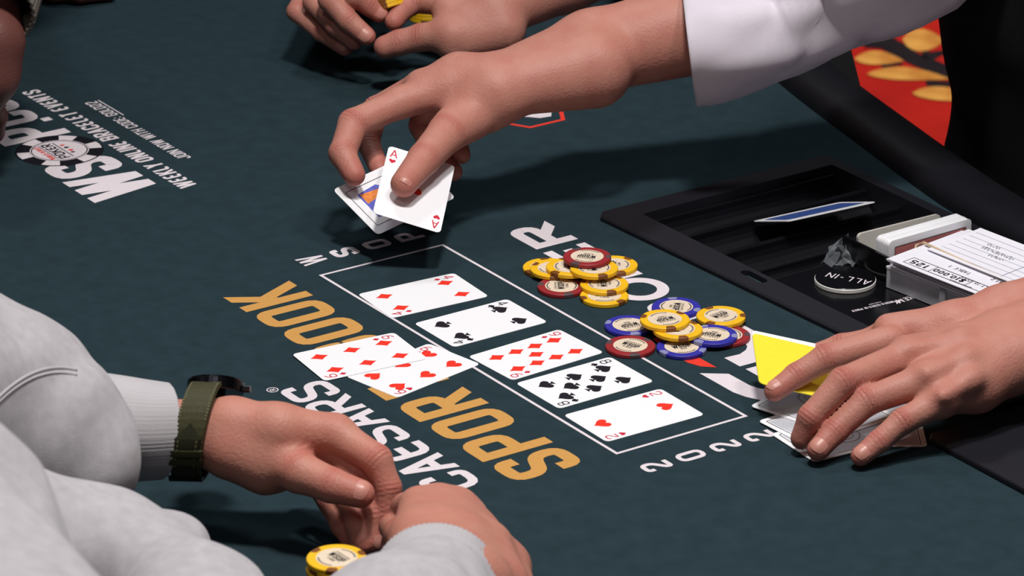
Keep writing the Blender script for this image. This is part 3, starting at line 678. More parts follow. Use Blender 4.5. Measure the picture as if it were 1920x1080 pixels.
def skin_material(name, base, red, dark):
    m = bpy.data.materials.new(name); m.use_nodes = True; nt = m.node_tree; b = nt.nodes['Principled BSDF']; L = nt.links.new
    b.inputs['Roughness'].default_value = .52; b.inputs['Specular IOR Level'].default_value = .32
    b.inputs['Subsurface Weight'].default_value = .06; b.inputs['Subsurface Radius'].default_value = (1, .35, .2); b.inputs['Subsurface Scale'].default_value = .003
    tc = nt.nodes.new('ShaderNodeTexCoord'); at_ = nt.nodes.new('ShaderNodeAttribute'); at_.attribute_name = 'flush'
    n = nt.nodes.new('ShaderNodeTexNoise'); n.inputs['Scale'].default_value = 55; n.inputs['Detail'].default_value = 5
    n2 = nt.nodes.new('ShaderNodeTexNoise'); n2.inputs['Scale'].default_value = 420; n2.inputs['Detail'].default_value = 3
    L(tc.outputs['Object'], n.inputs['Vector']); L(tc.outputs['Object'], n2.inputs['Vector'])
    mx = nt.nodes.new('ShaderNodeMix'); mx.data_type = 'RGBA'; mx.inputs[6].default_value = base; mx.inputs[7].default_value = red
    ad = nt.nodes.new('ShaderNodeMath'); ad.operation = 'MULTIPLY_ADD'; ad.inputs[1].default_value = .9; ad.inputs[2].default_value = -.30; L(n.outputs['Fac'], ad.inputs[0])
    a2 = nt.nodes.new('ShaderNodeMath'); a2.operation = 'ADD'; a2.use_clamp = True; L(ad.outputs[0], a2.inputs[0]); L(at_.outputs['Fac'], a2.inputs[1]); L(a2.outputs[0], mx.inputs[0])
    L(mx.outputs[2], b.inputs['Base Color'])
    w = nt.nodes.new('ShaderNodeAttribute'); w.attribute_name = 'crease'
    bp = nt.nodes.new('ShaderNodeBump'); bp.inputs['Strength'].default_value = .35; bp.inputs['Distance'].default_value = .0012; L(n2.outputs['Fac'], bp.inputs['Height'])
    bp2 = nt.nodes.new('ShaderNodeBump'); bp2.inputs['Strength'].default_value = .5; bp2.inputs['Distance'].default_value = .0016; L(w.outputs['Fac'], bp2.inputs['Height']); L(bp.outputs['Normal'], bp2.inputs['Normal'])
    L(bp2.outputs['Normal'], b.inputs['Normal']); SKINS[name] = m; return m
M_nail = mat('fingernail', lin(196, 134, 120), .36, .4, noise=.04)
def seg_dist(P, a, b):
    d = b-a; t = np.clip(((P-a)@d)/(d@d), 0, 1); return np.linalg.norm(P-a-t[:, None]*d, axis=1), t
def hand_mesh(spec, step=1.5):
    """spec: palm = list of chains, fingers = list of chains [(u,v,z,r)...]; returns points, quads, flush, crease, nails"""
    cv = lambda ch: [(W3(q), q[3]) for q in ch]
    palm = [cv(c) for c in spec['palm']]; fing = [cv(c) for c in spec['fingers']]
    allp = np.array([q[0] for c in palm+fing for q in c]); rr = max(q[1] for c in palm+fing for q in c)+6
    lo, hi = allp.min(0)-rr, allp.max(0)+rr
    if 'clip' in spec: pass
    F = Field(lo, hi, step); Dp = F.new()
    for c in palm: F.chain(Dp, c, spec.get('kp', 9))
    D = Dp.copy()
    for c in fing:
        Df = F.new(); F.chain(Df, c, 3.0)
        D = smin(D, smin(Dp, Df, spec.get('kf', 7)), .8)
    P, Q = surface(D, F.lo, F.h); P = relax(P, Q, 2)
    fl = np.zeros(len(P)); cr = np.zeros(len(P)); nails = []
    for c in fing:
        tip = c[-1][0]; fl = np.maximum(fl, .55*np.exp(-(np.linalg.norm(P-tip, axis=1)/15)**2))
        for i in range(1, len(c)-1):
            a, j, b = c[i-1][0], c[i][0], c[i+1][0]; ax = b-a; ax = ax/np.linalg.norm(ax)
            d = P-j; t = d@ax; rad = np.linalg.norm(d-t[:, None]*ax, axis=1); up = np.array([.35, -.2, .9]); nd = up-(up@ax)*ax; nd /= np.linalg.norm(nd)+1e-6; ds = np.clip(((d-t[:, None]*ax)@nd)/c[i][1], 0, 1); m = np.exp(-(t/5.5)**2)*(rad < c[i][1]*1.6)*ds
            fl = np.maximum(fl, .5*m); cr += m*np.cos(t*2*math.pi/3.2)*(.42 if i == 1 else .22)
    return P, Q, fl, cr, fing
def nail_mesh(tip, prev, r, up, ln=11.5, wd=None):
    """curved nail plate on the dorsal side of a finger tip"""
    ax = tip-prev; ax = ax/np.linalg.norm(ax); up = np.array(up, float); up -= (up@ax)*ax; up /= np.linalg.norm(up); sd = np.cross(ax, up)
    wd = wd or r*1.45; V = []; Fc = []; n, m = 9, 9
    for i in range(n):
        s = i/(n-1); 
        for j in range(m):
            t = 2*j/(m-1)-1; hw = wd/2*(1-.22*max(0, (s-.6)/.4)**2)*(1-.35*max(0, (.22-s)/.22)**2); x = t*hw
            lift = math.sqrt(max((r*1.0)**2-x*x, 0)); end = .1+.2*(1-(2*s-1)**2)
            V.append(tip+ax*(-ln+ln*s+r*.62-1.2*t*t*s)+sd*x+up*(lift+end-(.16*r*(max(0, s-.55)/.45)**2)))
    for i in range(n-1):
        for j in range(m-1): Fc.append((i*m+j, (i+1)*m+j, (i+1)*m+j+1, i*m+j+1))
    return V, Fc
def build_body(name, parent, parts, material, upv=None):
    """joins the fields' skins into one body mesh, with nails as child parts"""
    VP = []; QQ = []; FL = []; CR = []; n = 0
    for P, Q, fl, cr in parts:
        VP.append(P); QQ.append(Q+n); FL.append(fl); CR.append(cr); n += len(P)
    P = np.concatenate(VP)*MM; Q = np.concatenate(QQ)
    me = bpy.data.meshes.new(name); me.vertices.add(len(P)); me.vertices.foreach_set('co', P.ravel())
    me.loops.add(len(Q)*4); me.loops.foreach_set('vertex_index', Q.ravel().astype(np.int32)); me.polygons.add(len(Q)); me.polygons.foreach_set('loop_start', np.arange(0, len(Q)*4, 4, dtype=np.int32)); me.polygons.foreach_set('loop_total', np.full(len(Q), 4, np.int32))
    me.polygons.foreach_set('use_smooth', np.ones(len(Q), bool)); me.update(calc_edges=True); me.validate()
    for nm, arr in (('flush', FL), ('crease', CR)):
        a = me.attributes.new(nm, 'FLOAT', 'POINT'); a.data.foreach_set('value', np.concatenate(arr).astype(np.float32))
    me.materials.append(material); o = bpy.data.objects.new(name, me); COL.objects.link(o); o.parent = parent; return o
def blob(chains, step=4.0, k=20, disp=None, it=2, kk=None):
    """smooth body or garment from world-mm chains [((x,y,z),r)...]"""
    allp = np.array([q[0] for c in chains for q in c]); rr = max(q[1] for c in chains for q in c)+10
    F = Field(allp.min(0)-rr, allp.max(0)+rr, step); D = F.new()
    for c in chains:
        for i in range(len(c)-1): F.cap(D, c[i][0], c[i+1][0], c[i][1], c[i+1][1], k, pad=max(30, k*1.5))
    if disp is not None:
        X, Y, Z = np.meshgrid(*F.ax, indexing='ij'); D = D+disp(X, Y, Z).astype(np.float32)
    P, Q = surface(D, F.lo, F.h); return relax(P, Q, it), Q
def plain(P, Q): return (P, Q, np.zeros(len(P)), np.zeros(len(P)))
def garment(name, parent, P, Q, m):
    o = build_body(name, parent, [plain(P, Q)], m); return o
M_skin = skin_material('skin_light', lin(188, 130, 114), lin(174, 94, 84), None)
M_skin2 = skin_material('skin_warm', lin(192, 132, 114), lin(178, 95, 84), None)
M_skin3 = skin_material('skin_shaded', lin(108, 66, 60), lin(100, 54, 48), None)  # shade on the far-end player's arm put into a darker skin colour
def person(label, cat='person'): return empty('person', (0, 0, 0), label=label, cat=cat)
def add_nails(parent, specs):
    for tip, prev, r, up in specs:
        V, Fc = nail_mesh(W3(tip), W3(prev), r, up); meshobj('fingernail', V, Fc, M_nail, parent, smooth=True)
# ---------------------------------------------------------------- dealer
DEALER = person('dealer in black vest and white shirt reaching over the tray with cards')
L_HAND = dict(kp=12, kf=8,
  palm=[[(1668, 618, 50, 12), (1790, 612, 52, 17), (1880, 592, 56, 21), (2060, 545, 75, 30)],
        [(1700, 662, 55, 13), (1800, 655, 52, 17), (1880, 640, 54, 22), (2060, 590, 70, 32)],
        [(1735, 708, 50, 13), (1820, 690, 48, 18), (1880, 672, 50, 22)],
        [(1765, 748, 40, 13), (1830, 722, 40, 18), (1890, 680, 48, 21), (2060, 630, 64, 30)],
        [(1770, 668, 36, 16), (1660, 632, 36, 13)],
        [(1702, 656, 64, 4.5), (1800, 638, 66, 4.5), (1870, 624, 60, 3)], [(1738, 701, 59, 4.5), (1810, 674, 62, 4.5), (1870, 652, 56, 3)], [(1768, 743, 49, 4), (1820, 712, 54, 4), (1870, 684, 48, 3)]],
  fingers=[[(1668, 640, 50, 12.5), (1548, 672, 42, 10.6), (1493, 704, 31, 9.2), (1452, 733, 23, 8.0)],
           [(1700, 668, 55, 12.5), (1580, 716, 52, 10.8), (1520, 782, 30, 9.4), (1503, 822, 13, 8.3)],
           [(1735, 712, 50, 12.5), (1626, 752, 40, 10.4), (1566, 808, 22, 9.2), (1534, 843, 12, 8.4)],
           [(1765, 752, 40, 11.5), (1692, 790, 30, 9.4), (1648, 828, 18, 8.4), (1614, 855, 10, 7.6)],
           [(1668, 640, 38, 13), (1578, 652, 28, 10.5), (1515, 672, 20, 9.0)]])
R_HAND = dict(kp=12, kf=8,
  palm=[[(752, 192, 104, 12), (850, 165, 112, 17), (905, 160, 114, 20), (1110, 98, 125, 34), (1400, 30, 150, 42)],
        [(790, 160, 112, 12), (860, 140, 118, 16), (920, 150, 116, 20)],
        [(830, 160, 108, 12), (880, 160, 112, 17), (930, 172, 112, 21), (1110, 128, 122, 34)],
        [(860, 190, 100, 13), (900, 190, 104, 18), (940, 182, 108, 20)],
        [(905, 205, 98, 19), (850, 235, 92, 16)]],
  fingers=[[(752, 192, 104, 12.5), (662, 232, 94, 12.4), (642, 288, 78, 11.2), (664, 328, 66, 9.4)],
           [(790, 160, 110, 12.5), (705, 205, 84, 11), (690, 268, 64, 9.6), (712, 318, 50, 8.4)],
           [(830, 165, 106, 12), (790, 235, 72, 10.5), (815, 292, 52, 9.2), (850, 322, 46, 8.0)],
           [(860, 195, 98, 11), (850, 245, 70, 9.5), (865, 290, 56, 8.0)],
           [(880, 225, 94, 17), (838, 250, 90, 16), (795, 298, 80, 13.4), (757, 345, 70, 11.0)]])
pa = []
for sp in (L_HAND, R_HAND):
    P, Q, fl, cr, fing = hand_mesh(sp); pa.append((P, Q, fl, cr))
TOR = [[((40, 690, -180), 150), ((30, 670, 120), 160), ((20, 650, 330), 150)], [((-60, 690, -180), 140), ((-70, 660, 330), 140)], [((110, 690, -180), 140), ((120, 660, 330), 140)]]
UP_R = [((-130, 655, 380), 44), tuple((W3((1600, -70, 200)), 38)), tuple((W3((1400, 30, 150)), 44))]
UP_L = [((235, 640, 360), 42), ((328, 522, 186), 36), tuple((W3((2060, 590, 70)), 34))]
Pc, Qc = blob([[((40, 690, -180), 120), ((20, 650, 360), 120)], [((20, 650, 380), 60), ((10, 640, 520), 55)], UP_R, UP_L], 8, 30)
pa.append(plain(Pc, Qc))
DB = build_body('body', DEALER, pa, M_skin)
add_nails(DB, [((1452, 733, 23), (1493, 704, 31), 8.0, (0, .1, 1)), ((1534, 843, 12), (1566, 808, 22), 8.4, (.5, -.4, .8)), ((1614, 855, 10), (1648, 828, 18), 7.6, (.5, -.4, .8)), ((757, 346, 70), (795, 300, 80), 9.8, (.6, -.4, .5))])
M_vest = mat('black_vest_cloth', lin(9, 9, 12), .8, .2, noise=.15, nscale=60, bump=.3, bscale=1500)
fold = lambda X, Y, Z: 3*np.sin(X*.05+Z*.03)*np.sin(Z*.022+1)+2*np.sin(Y*.06-Z*.05)
P, Q = blob([[((50, 700, -220), 150), ((45, 690, 30), 150), ((20, 665, 330), 165)], [((-66, 690, -220), 140), ((-66, 690, -14), 150), ((-66, 690, 44), 122), ((-66, 690, 120), 162), ((-90, 665, 330), 145)], [((150, 700, -220), 150), ((150, 680, 330), 145)],
             [((-110, 660, -150), 92), ((-150, 570, -152), 88), ((-140, 300, -155), 80)], [((160, 660, -150), 95), ((170, 560, -155), 90), ((180, 300, -155), 80)]], 8, 40, fold)
garment('vest_and_trousers', DEALER, P, Q, M_vest)
# ---------------------------------------------------------------- sleeves as swept tubes
def sleeve(name, parent, m, rings, n=72, fold=None, thick=2.2, hem=True, sub=5):
    """rings: (centre(mm), radius_a, radius_b, axis_u) swept; open at the first ring, folded-in hem"""
    C = np.array([r[0] for r in rings], float); A = np.array([r[1] for r in rings], float); B = np.array([r[2] for r in rings], float); N = len(C)
    T = np.linspace(0, N-1, (N-1)*sub+1); f = lambda Z: np.array([[catmull(Z[:, k], t) for k in range(Z.shape[1])] for t in T])
    C2 = f(C); A2 = f(A[:, None])[:, 0]; B2 = f(B[:, None])[:, 0]; V = []; M = len(T); Fc = []
    def ringpts(i, dr, off=0.0):
        d = C2[min(i+1, M-1)]-C2[max(i-1, 0)]; d /= np.linalg.norm(d); u = np.cross(d, [0, 0, 1]); u /= np.linalg.norm(u); v = np.cross(u, d); out = []
        for k in range(n):
            t = 2*math.pi*k/n; q = (fold(T[i]/(N-1), t) if fold else 0.0)+dr
            out.append(tuple(C2[i]+d*off+u*math.cos(t)*(A2[i]+q)+v*math.sin(t)*(B2[i]+q)))
        return out
    if hem:
        for i, dr in ((4, -thick), (2, -thick), (0, -thick)): V += ringpts(i, dr)
        V += ringpts(0, -thick*.5, -.8)
    for i in range(M): V += ringpts(i, 0)
    R = len(V)//n
    for r in range(R-1):
        for k in range(n): Fc.append((r*n+k, r*n+(k+1) % n, (r+1)*n+(k+1) % n, (r+1)*n+k))
    return meshobj(name, V, Fc, m, parent, smooth=True)
def catmull(Z, t):
    i = min(int(t), len(Z)-2); s = t-i; p0, p1, p2, p3 = Z[max(i-1, 0)], Z[i], Z[i+1], Z[min(i+2, len(Z)-1)]
    return .5*(2*p1+(-p0+p2)*s+(2*p0-5*p1+4*p2-p3)*s*s+(-p0+3*p1-3*p2+p3)*s**3)
M_shirt = mat('white_shirt_cloth', lin(214, 206, 216), .85, .2, noise=.03, nscale=40, bump=.25, bscale=1800, sheen=.1)
def shirt_fold(s, t):
    f = lambda q: 1-abs(math.sin(q))**.55
    return -9*f(1.5*t+5*s+.4)*min(1, s*4+.15)-6*f(2.5*t-9*s+1)*min(1, s*3)+2.0*math.sin(7*t+14*s)*min(1, s*3)+7*math.exp(-((t-4.7)/.45)**2)*(1-s)+3*math.sin(3*t+1)*math.exp(-s*9)
sleeve('shirt_sleeve', DEALER, M_shirt, [(W3((1293, 82, 138)), 52, 48), (W3((1350, 72, 142)), 56, 52), (W3((1440, 34, 152)), 60, 56), (W3((1560, -40, 185)), 70, 64), (W3((1720, -150, 240)), 80, 76), ((-150, 640, 360), 92, 90), ((-100, 660, 390), 88, 88)], fold=shirt_fold)
sleeve('shirt_sleeve', DEALER, M_shirt, [(W3((2080, 575, 78)), 48, 46), (W3((2160, 540, 110)), 56, 54), ((330, 520, 185), 72, 70), ((270, 620, 320), 84, 84), ((200, 650, 380), 84, 84)], fold=shirt_fold)
# ---------------------------------------------------------------- player in the grey hoodie
HOOD = person('player in pale grey sweatshirt with both hands drawn together on the felt')
LH = dict(kp=9, kf=8,
  palm=[[(628, 812, 74, 13), (520, 808, 78, 18), (435, 800, 78, 19), (350, 802, 76, 17), (150, 795, 88, 24)],
        [(600, 822, 66, 14), (500, 835, 66, 20), (435, 836, 66, 19), (350, 820, 68, 17.5), (150, 812, 80, 24)],
        [(560, 870, 52, 15), (500, 868, 56, 20), (435, 850, 63, 17)]],
  fingers=[[(628, 815, 72, 13), (706, 862, 64, 10.8), (727, 915, 46, 9.6), (723, 968, 28, 8.2)],
           [(612, 835, 62, 12.5), (680, 900, 46, 10.2), (706, 965, 28, 9.2), (700, 1014, 12, 8.2)],
           [(592, 850, 52, 12), (650, 925, 36, 9.8), (672, 985, 20, 8.8), (678, 1020, 11, 8)],
           [(572, 865, 44, 11), (620, 940, 28, 9), (642, 985, 16, 8), (655, 1010, 9, 7)],
           [(520, 858, 60, 18), (560, 885, 58, 14.5), (622, 910, 54, 12.0), (676, 926, 50, 10.0)]])
RH = dict(kp=8, kf=5,
  palm=[[(785, 950, 74, 13), (790, 1013, 80, 20), (800, 1103, 92, 27), (790, 1193, 100, 32)],
        [(822, 945, 74, 13), (830, 1013, 80, 20), (850, 1103, 90, 27), (840, 1193, 100, 32)],
        [(856, 951, 70, 13), (865, 1023, 74, 20), (890, 1103, 84, 25)],
        [(878, 971, 62, 13), (905, 1033, 62, 19), (930, 1103, 70, 22)],
        [(900, 1013, 54, 15), (945, 1063, 48, 16), (960, 1113, 50, 16)]],
  fingers=[[(785, 950, 74, 12.5), (762, 953, 50, 10.5), (745, 998, 32, 9.2), (735, 1023, 22, 8.2)],
           [(822, 943, 74, 12.5), (806, 951, 42, 10.5), (782, 998, 26, 9.2), (770, 1023, 20, 8.2)],
           [(856, 949, 70, 12.5), (850, 963, 36, 10.4), (820, 1008, 20, 9), (806, 1025, 16, 8)],
           [(880, 971, 60, 12), (884, 988, 30, 9.6), (860, 1028, 16, 8.4), (846, 1043, 12, 7.6)],
           [(790, 1023, 66, 15), (752, 1003, 52, 11.5), (735, 988, 40, 9.4)]])
pa = []
for sp in (LH, RH):
    P, Q, fl, cr, fing = hand_mesh(sp); pa.append((P, Q, fl, cr))
SHL = np.array(W3((-560, 720, 250))); SHR = np.array(W3((60, 1620, 250)))
ELB_L = W3((20, 790, 115)); ELB_R = W3((520, 1440, 110))
Pc, Qc = blob([[(W3((150, 805, 85)), 34), (ELB_L, 42), (SHL, 55)], [(W3((815, 1180, 100)), 34), (ELB_R, 42), (SHR, 55)], [(SHL, 60), (SHR, 60)], [((SHL+SHR)/2+np.array([0, 0, -20]), 110), ((SHL+SHR)/2+np.array([-60, -60, -420]), 130)]], 8, 30)
pa.append(plain(Pc, Qc))
HB = build_body('body', HOOD, pa, M_skin2)
add_nails(HB, [((676, 926, 50), (622, 910, 54), 10.0, (.55, -.35, .75)), ((700, 1014, 12), (706, 965, 28), 8.2, (.8, .3, .3))])
M_hood = mat('grey_sweatshirt', lin(180, 176, 180), .95, .1, noise=.09, nscale=110, bump=.35, bscale=1400, sheen=.15)
M_rib = mat('ribbed_cuff', lin(186, 182, 185), .95, .15, noise=.05, nscale=25, bump=.3, bscale=1400, sheen=.15)
rib = lambda s, t: .5*math.sin(t*70)
sleeve('cuff', HOOD, M_rib, [(W3((307, 808, 72)), 31.5, 34), (W3((280, 807, 74)), 33, 35), (W3((230, 805, 76)), 36, 37), (W3((150, 800, 80)), 40, 39)], n=160, fold=rib, thick=2.5)
sleeve('cuff', HOOD, M_rib, [(W3((818, 1078, 86)), 39, 35), (W3((812, 1110, 90)), 41, 38), (W3((800, 1160, 96)), 45, 42)], n=160, fold=rib, thick=2.5)
def hfold(X, Y, Z):
    w = 14*np.sin(X*.013+Z*.02)+10*np.sin(Y*.017+1.3); a = X*.5+Y*.25-Z*.9; b = X*.35-Y*.8+Z*.5
    v = lambda q, L: 1-np.abs(np.sin(math.pi*q/L))**.6                       # sharp-crested folds
    return 5.5*v(a+w, 95)*np.clip(.5+.5*np.sin(b/60), 0, 1)+4.0*v(b-w*1.3, 120)+1.6*np.sin(a*.11+w*.2)*np.sin(b*.05)-3.5
P, Q = blob([[(W3((170, 806, 80)), 34), (W3((90, 800, 95)), 44)], [(W3((158, 876, 96)), 38), (W3((40, 812, 115)), 68), (W3((-140, 765, 140)), 86), (SHL, 100)],
             [(W3((300, 1042, 105)), 30), (W3((190, 1052, 112)), 42), (W3((-100, 1050, 130)), 66), (SHL, 90)], [(W3((290, 1080, 108)), 33), (W3((370, 1160, 110)), 40), (W3((380, 1350, 110)), 60), (ELB_R, 62)], [(W3((806, 1150, 96)), 45), (W3((760, 1220, 104)), 54), (ELB_R, 66), (SHR, 105)],
             [(SHL, 100), (SHR, 110)], [((SHL+SHR)/2, 120), ((SHL+SHR)/2+np.array([-60, -60, -420]), 150)]], 4.5, 20, hfold)
garment('sweatshirt', HOOD, P, Q, M_hood)
from mathutils.bvhtree import BVHTree
bvh = BVHTree.FromPolygons([tuple(q) for q in P], [tuple(int(i) for i in q) for q in Q])
def seam(pts, r):
    out = []
    for u, v in pts:
        d = Vector(np.array([(u-960)/F_PX, -(v-540)/F_PX, -1.0]) @ ROT).normalized(); h = bvh.ray_cast(Vector(CAM), d)
        if h[0]: out.append(tuple(h[0]))
    if len(out) > 2: V, Fc = tube(out, r, 6); meshobj('seam', V, Fc, M_rib, HOOD, smooth=True)
for dv in (0, 9): seam([(u, 742-.95*u+.0043*u*u+dv) for u in range(-60, 150, 6)], 1.1)
# wrist watch
WT = empty('wrist_watch', tuple(W3((366, 808, 71))), label='wrist watch with olive leather strap on the grey-cuffed wrist', cat='watch')
M_olive = mat('olive_leather', lin(62, 60, 36), .6, .3, noise=.12, nscale=120, bump=.3, bscale=700); M_stitch = mat('strap_stitch', lin(126, 122, 92), .8, .2); M_steel = mat('dark_steel', lin(60, 60, 66), .25, .5, metal=1.0)
cw = np.array(W3((366, 808, 71))); dw = np.array(W3((420, 808, 72)))-np.array(W3((326, 806, 70))); dw /= np.linalg.norm(dw); uw = np.cross(dw, [0, 0, 1]); uw /= np.linalg.norm(uw); vw = np.cross(uw, dw)
def wr(a, ra, rb, off, dr=0): return dw*(off+7*math.sin(a)+2)+uw*math.cos(a)*(ra+dr)+vw*math.sin(a)*(rb+dr)
RA, RBB = 30, 32
def strap(name, a0, a1, w0, w1, dr, th, m, parent=WT, n=40):
    V = []; Fc = []
    for i in range(n+1):
        t = i/n; a = math.radians(a0+(a1-a0)*t); hw = (w0+(w1-w0)*t)/2
        for o_, d_ in ((-hw, dr), (-hw+.6, dr+th), (hw-.6, dr+th), (hw, dr)): V.append(wr(a, RA, RBB, o_, d_))
    for i in range(n):
        for k in range(4): Fc.append((i*4+k, i*4+(k+1) % 4, (i+1)*4+(k+1) % 4, (i+1)*4+k))
    Fc += [(0, 1, 2, 3), tuple(n*4+k for k in (3, 2, 1, 0))]
    return meshobj(name, V, Fc, m, parent, smooth=False)
S1 = strap('strap', 0, 360, 22, 22, .6, 2.4, M_olive)
# strap tongue, keeper loops, stitching, case and buckle of the watch
TG = strap('strap_tongue', 374, 320, 19, 15, 3.0, 1.8, mat('olive_leather_dark', lin(44, 44, 26), .6, .3, noise=.12, nscale=120, bump=.3, bscale=700))
V = [wr(math.radians(374), RA, RBB, -9.5, 3.0), wr(math.radians(374), RA, RBB, 9.5, 3.0), wr(math.radians(392), RA, RBB, 0, 3.0), wr(math.radians(374), RA, RBB, -9.5, 4.8), wr(math.radians(374), RA, RBB, 9.5, 4.8), wr(math.radians(392), RA, RBB, 0, 4.6)]
meshobj('tongue_tip', V, [(0, 1, 2), (3, 5, 4), (0, 3, 4, 1), (1, 4, 5, 2), (2, 5, 3, 0)], MATS['olive_leather_dark'], TG)
for a0 in (354, 343): strap('keeper_loop', a0, a0+7, 24, 24, 3.2, 2.6, M_olive, n=4)
strap('buckle', 312, 320, 25, 25, 3.2, 2.4, M_steel, n=4)
mb = MB()
for a in range(36, 100, 4):
    for sd in (-9.4, 9.4):
        p0 = wr(math.radians(a), RA, RBB, sd, 3.1); p1 = wr(math.radians(a+2.2), RA, RBB, sd, 3.1); V, Fc = tube([p0, p1], .42, 5); mb.add(V, Fc)
for k in range(9):
    q0 = wr(math.radians(354+k*.1), RA, RBB, -7+k*1.7, 5.0); 
for sd in (-6.6, 6.6):
    for a in range(340, 374, 5): V, Fc = tube([wr(math.radians(a), RA, RBB, sd, 5.0), wr(math.radians(a+2.6), RA, RBB, sd, 5.0)], .42, 5); mb.add(V, Fc)
mb.build('stitching', M_stitch, S1)
top = wr(math.radians(140), RA, RBB, 4, 2.0); nrm = wr(math.radians(125), 1, 1, 0)-wr(math.radians(125), 0, 0, 0); nrm = Vector(nrm).normalized()
Rq = Vector((0, 0, 1)).rotation_difference(nrm)
for nm, r0, z0, z1, m in (('watch_case', 20, -3, 5, M_steel), ('bezel', 18.5, 5, 6.2, M_steel), ('dial', 16, 6.2, 6.6, M_gloss_black)):
    V = []; src = MB().prism(circ(r0, 40), z0, z1, .6); V = [tuple(np.array(Rq @ Vector(v))+np.array(top)) for v in src.V]; meshobj(nm, V, src.F, m, WT)
V, Fc = tube([tuple(np.array(top)+dw*19), tuple(np.array(top)+dw*25)], 2.6, 12); meshobj('crown', V, Fc, M_steel, WT)
# ---------------------------------------------------------------- far player shuffling chips
FAR = person('player across the table riffling yellow chips with bare hands')
FH1 = dict(kp=9, kf=6, palm=[[(578, -20, 64, 11), (620, -90, 77, 20), (660, -160, 87, 26)], [(612, -30, 74, 12), (650, -95, 82, 20)], [(652, -40, 82, 12), (690, -100, 87, 20), (700, -160, 92, 26)], [(700, -45, 88, 12), (720, -110, 88, 20)]],
  fingers=[[(578, -20, 64, 10.5), (556, 22, 56, 9.2), (602, 60, 44, 8.4), (646, 90, 34, 7.4)], [(612, -30, 74, 11), (588, 4, 70, 10), (628, 48, 56, 9), (664, 78, 44, 8)],
           [(652, -40, 82, 11), (618, 0, 82, 10.6), (652, 38, 66, 9.8), (687, 68, 53, 8.8)], [(700, -45, 88, 11), (662, -8, 86, 10.2), (690, 10, 75, 9.4), (711, 26, 67, 8.5)]])
FH2 = dict(kp=9, kf=6, palm=[[(845, 58, 64, 17), (930, 20, 77, 24), (1060, -40, 92, 30), (1250, -120, 112, 34)], [(840, 20, 77, 15), (930, -10, 82, 23), (1060, -60, 97, 30)], [(850, 82, 54, 16), (940, 55, 64, 22)], [(830, -20, 78, 14), (930, -40, 84, 22)]],
  fingers=[[(850, 66, 62, 16), (790, 70, 56, 12.6), (748, 80, 50, 11.6), (722, 88, 46, 10.6)], [(835, 8, 76, 12), (782, 2, 74, 10.4), (754, 20, 68, 9.4), (739, 40, 62, 8.8)], [(830, -20, 78, 12), (780, -30, 76, 10), (752, -10, 66, 9), (748, 20, 52, 8)], [(840, -30, 78, 11), (800, -50, 72, 9.5), (770, -30, 62, 8.6), (765, 0, 48, 7.8)]])
pa = []
for sp in (FH1, FH2): P, Q, fl, cr, fing = hand_mesh(sp, 1.6); pa.append((P, Q, fl, cr))
A1 = W3((690, -160, 90)); A2 = W3((1250, -120, 112)); FS1 = A1+np.array([-330, 260, 120]); FS2 = A2+np.array([-420, 120, 160])
Pc, Qc = blob([[(A1, 26), (A1+np.array([-160, 110, 20]), 36), (FS1, 46)], [(A2, 32), (A2+np.array([-160, 60, 40]), 36), (FS2, 46)]], 7, 20); pa.append(plain(Pc, Qc))
FB = build_body('body', FAR, pa, M_skin)
add_nails(FB, [((687, 68, 53), (652, 38, 66), 8.8, (.5, -.5, .5)), ((711, 26, 67), (690, 10, 75), 8.5, (.5, -.4, .7)), ((646, 90, 34), (602, 60, 44), 7.4, (.5, -.5, .6))])
P, Q = blob([[(FS1+np.array([30, -20, -10]), 62), (FS1+np.array([-200, 200, 180]), 110)], [(FS2+np.array([40, -10, -10]), 62), (FS2+np.array([-150, 200, 160]), 110)], [(FS1+np.array([-200, 200, 180]), 120), (FS2+np.array([-150, 200, 160]), 120)]], 9, 20); garment('dark_shirt', FAR, P, Q, M_vest)
GD = 'chips between the far fingers'
cH = W3((724, 2, 74)); axh = np.array([-.50, -.05, .86]); axh /= np.linalg.norm(axh); qh = Vector((0, 0, 1)).rotation_difference(Vector(axh)).to_euler()
for k in range(5): place_chip('yellow', tuple(cH+axh*(k-2.5)*3.4), 0, 'yellow chip pinched in the tilted stack between the far fingers', GD, rot=qh)
cG = W3((803, 12, 12))
for k in range(4): place_chip('yellow', (cG[0], cG[1], .1+k*3.37), .7*k, 'yellow chip in the low pile behind the far thumb', 'low pile of chips behind the far thumb')
# ---------------------------------------------------------------- player at the far end, only a forearm and cuff in view
NEIGH = person('player with skin darkened as shade and grey knitted cuff reaching down to the felt')
AH = dict(kp=10, kf=6, palm=[[(30, -154, 210, 25), (-14, -24, 165, 23), (-20, 76, 132, 28), (-26, 136, 105, 27), (-44, 186, 80, 22)], [(-44, 106, 110, 24), (-74, 186, 70, 20)]],
  fingers=[[(-34, 176, 82, 14), (-6, 218, 52, 9.5), (-10, 248, 28, 8.6), (-20, 266, 12, 8)], [(-54, 186, 74, 14), (-42, 236, 48, 9.5), (-46, 271, 24, 8.6), (-54, 286, 10, 8)], [(-74, 191, 66, 13), (-74, 246, 40, 9), (-80, 281, 12, 8)], [(-94, 186, 60, 12), (-109, 236, 34, 8.6), (-114, 266, 10, 7.6)]])
AH2 = dict(kp=8, kf=5, palm=[[(60, -60, 30, 18), (120, -45, 24, 16)]], fingers=[[(110, -32, 20, 12), (150, -11, 11, 9), (203, -13, 9, 8)], [(90, -40, 20, 12), (100, -13, 11, 9.5), (140, -11, 9, 8)]])
pa = []
for sp in (AH, AH2): P, Q, fl, cr, fing = hand_mesh(sp, 1.8); pa.append((P, Q, fl, cr))
NA = W3((20, -140, 210)); NB = W3((60, -60, 30))
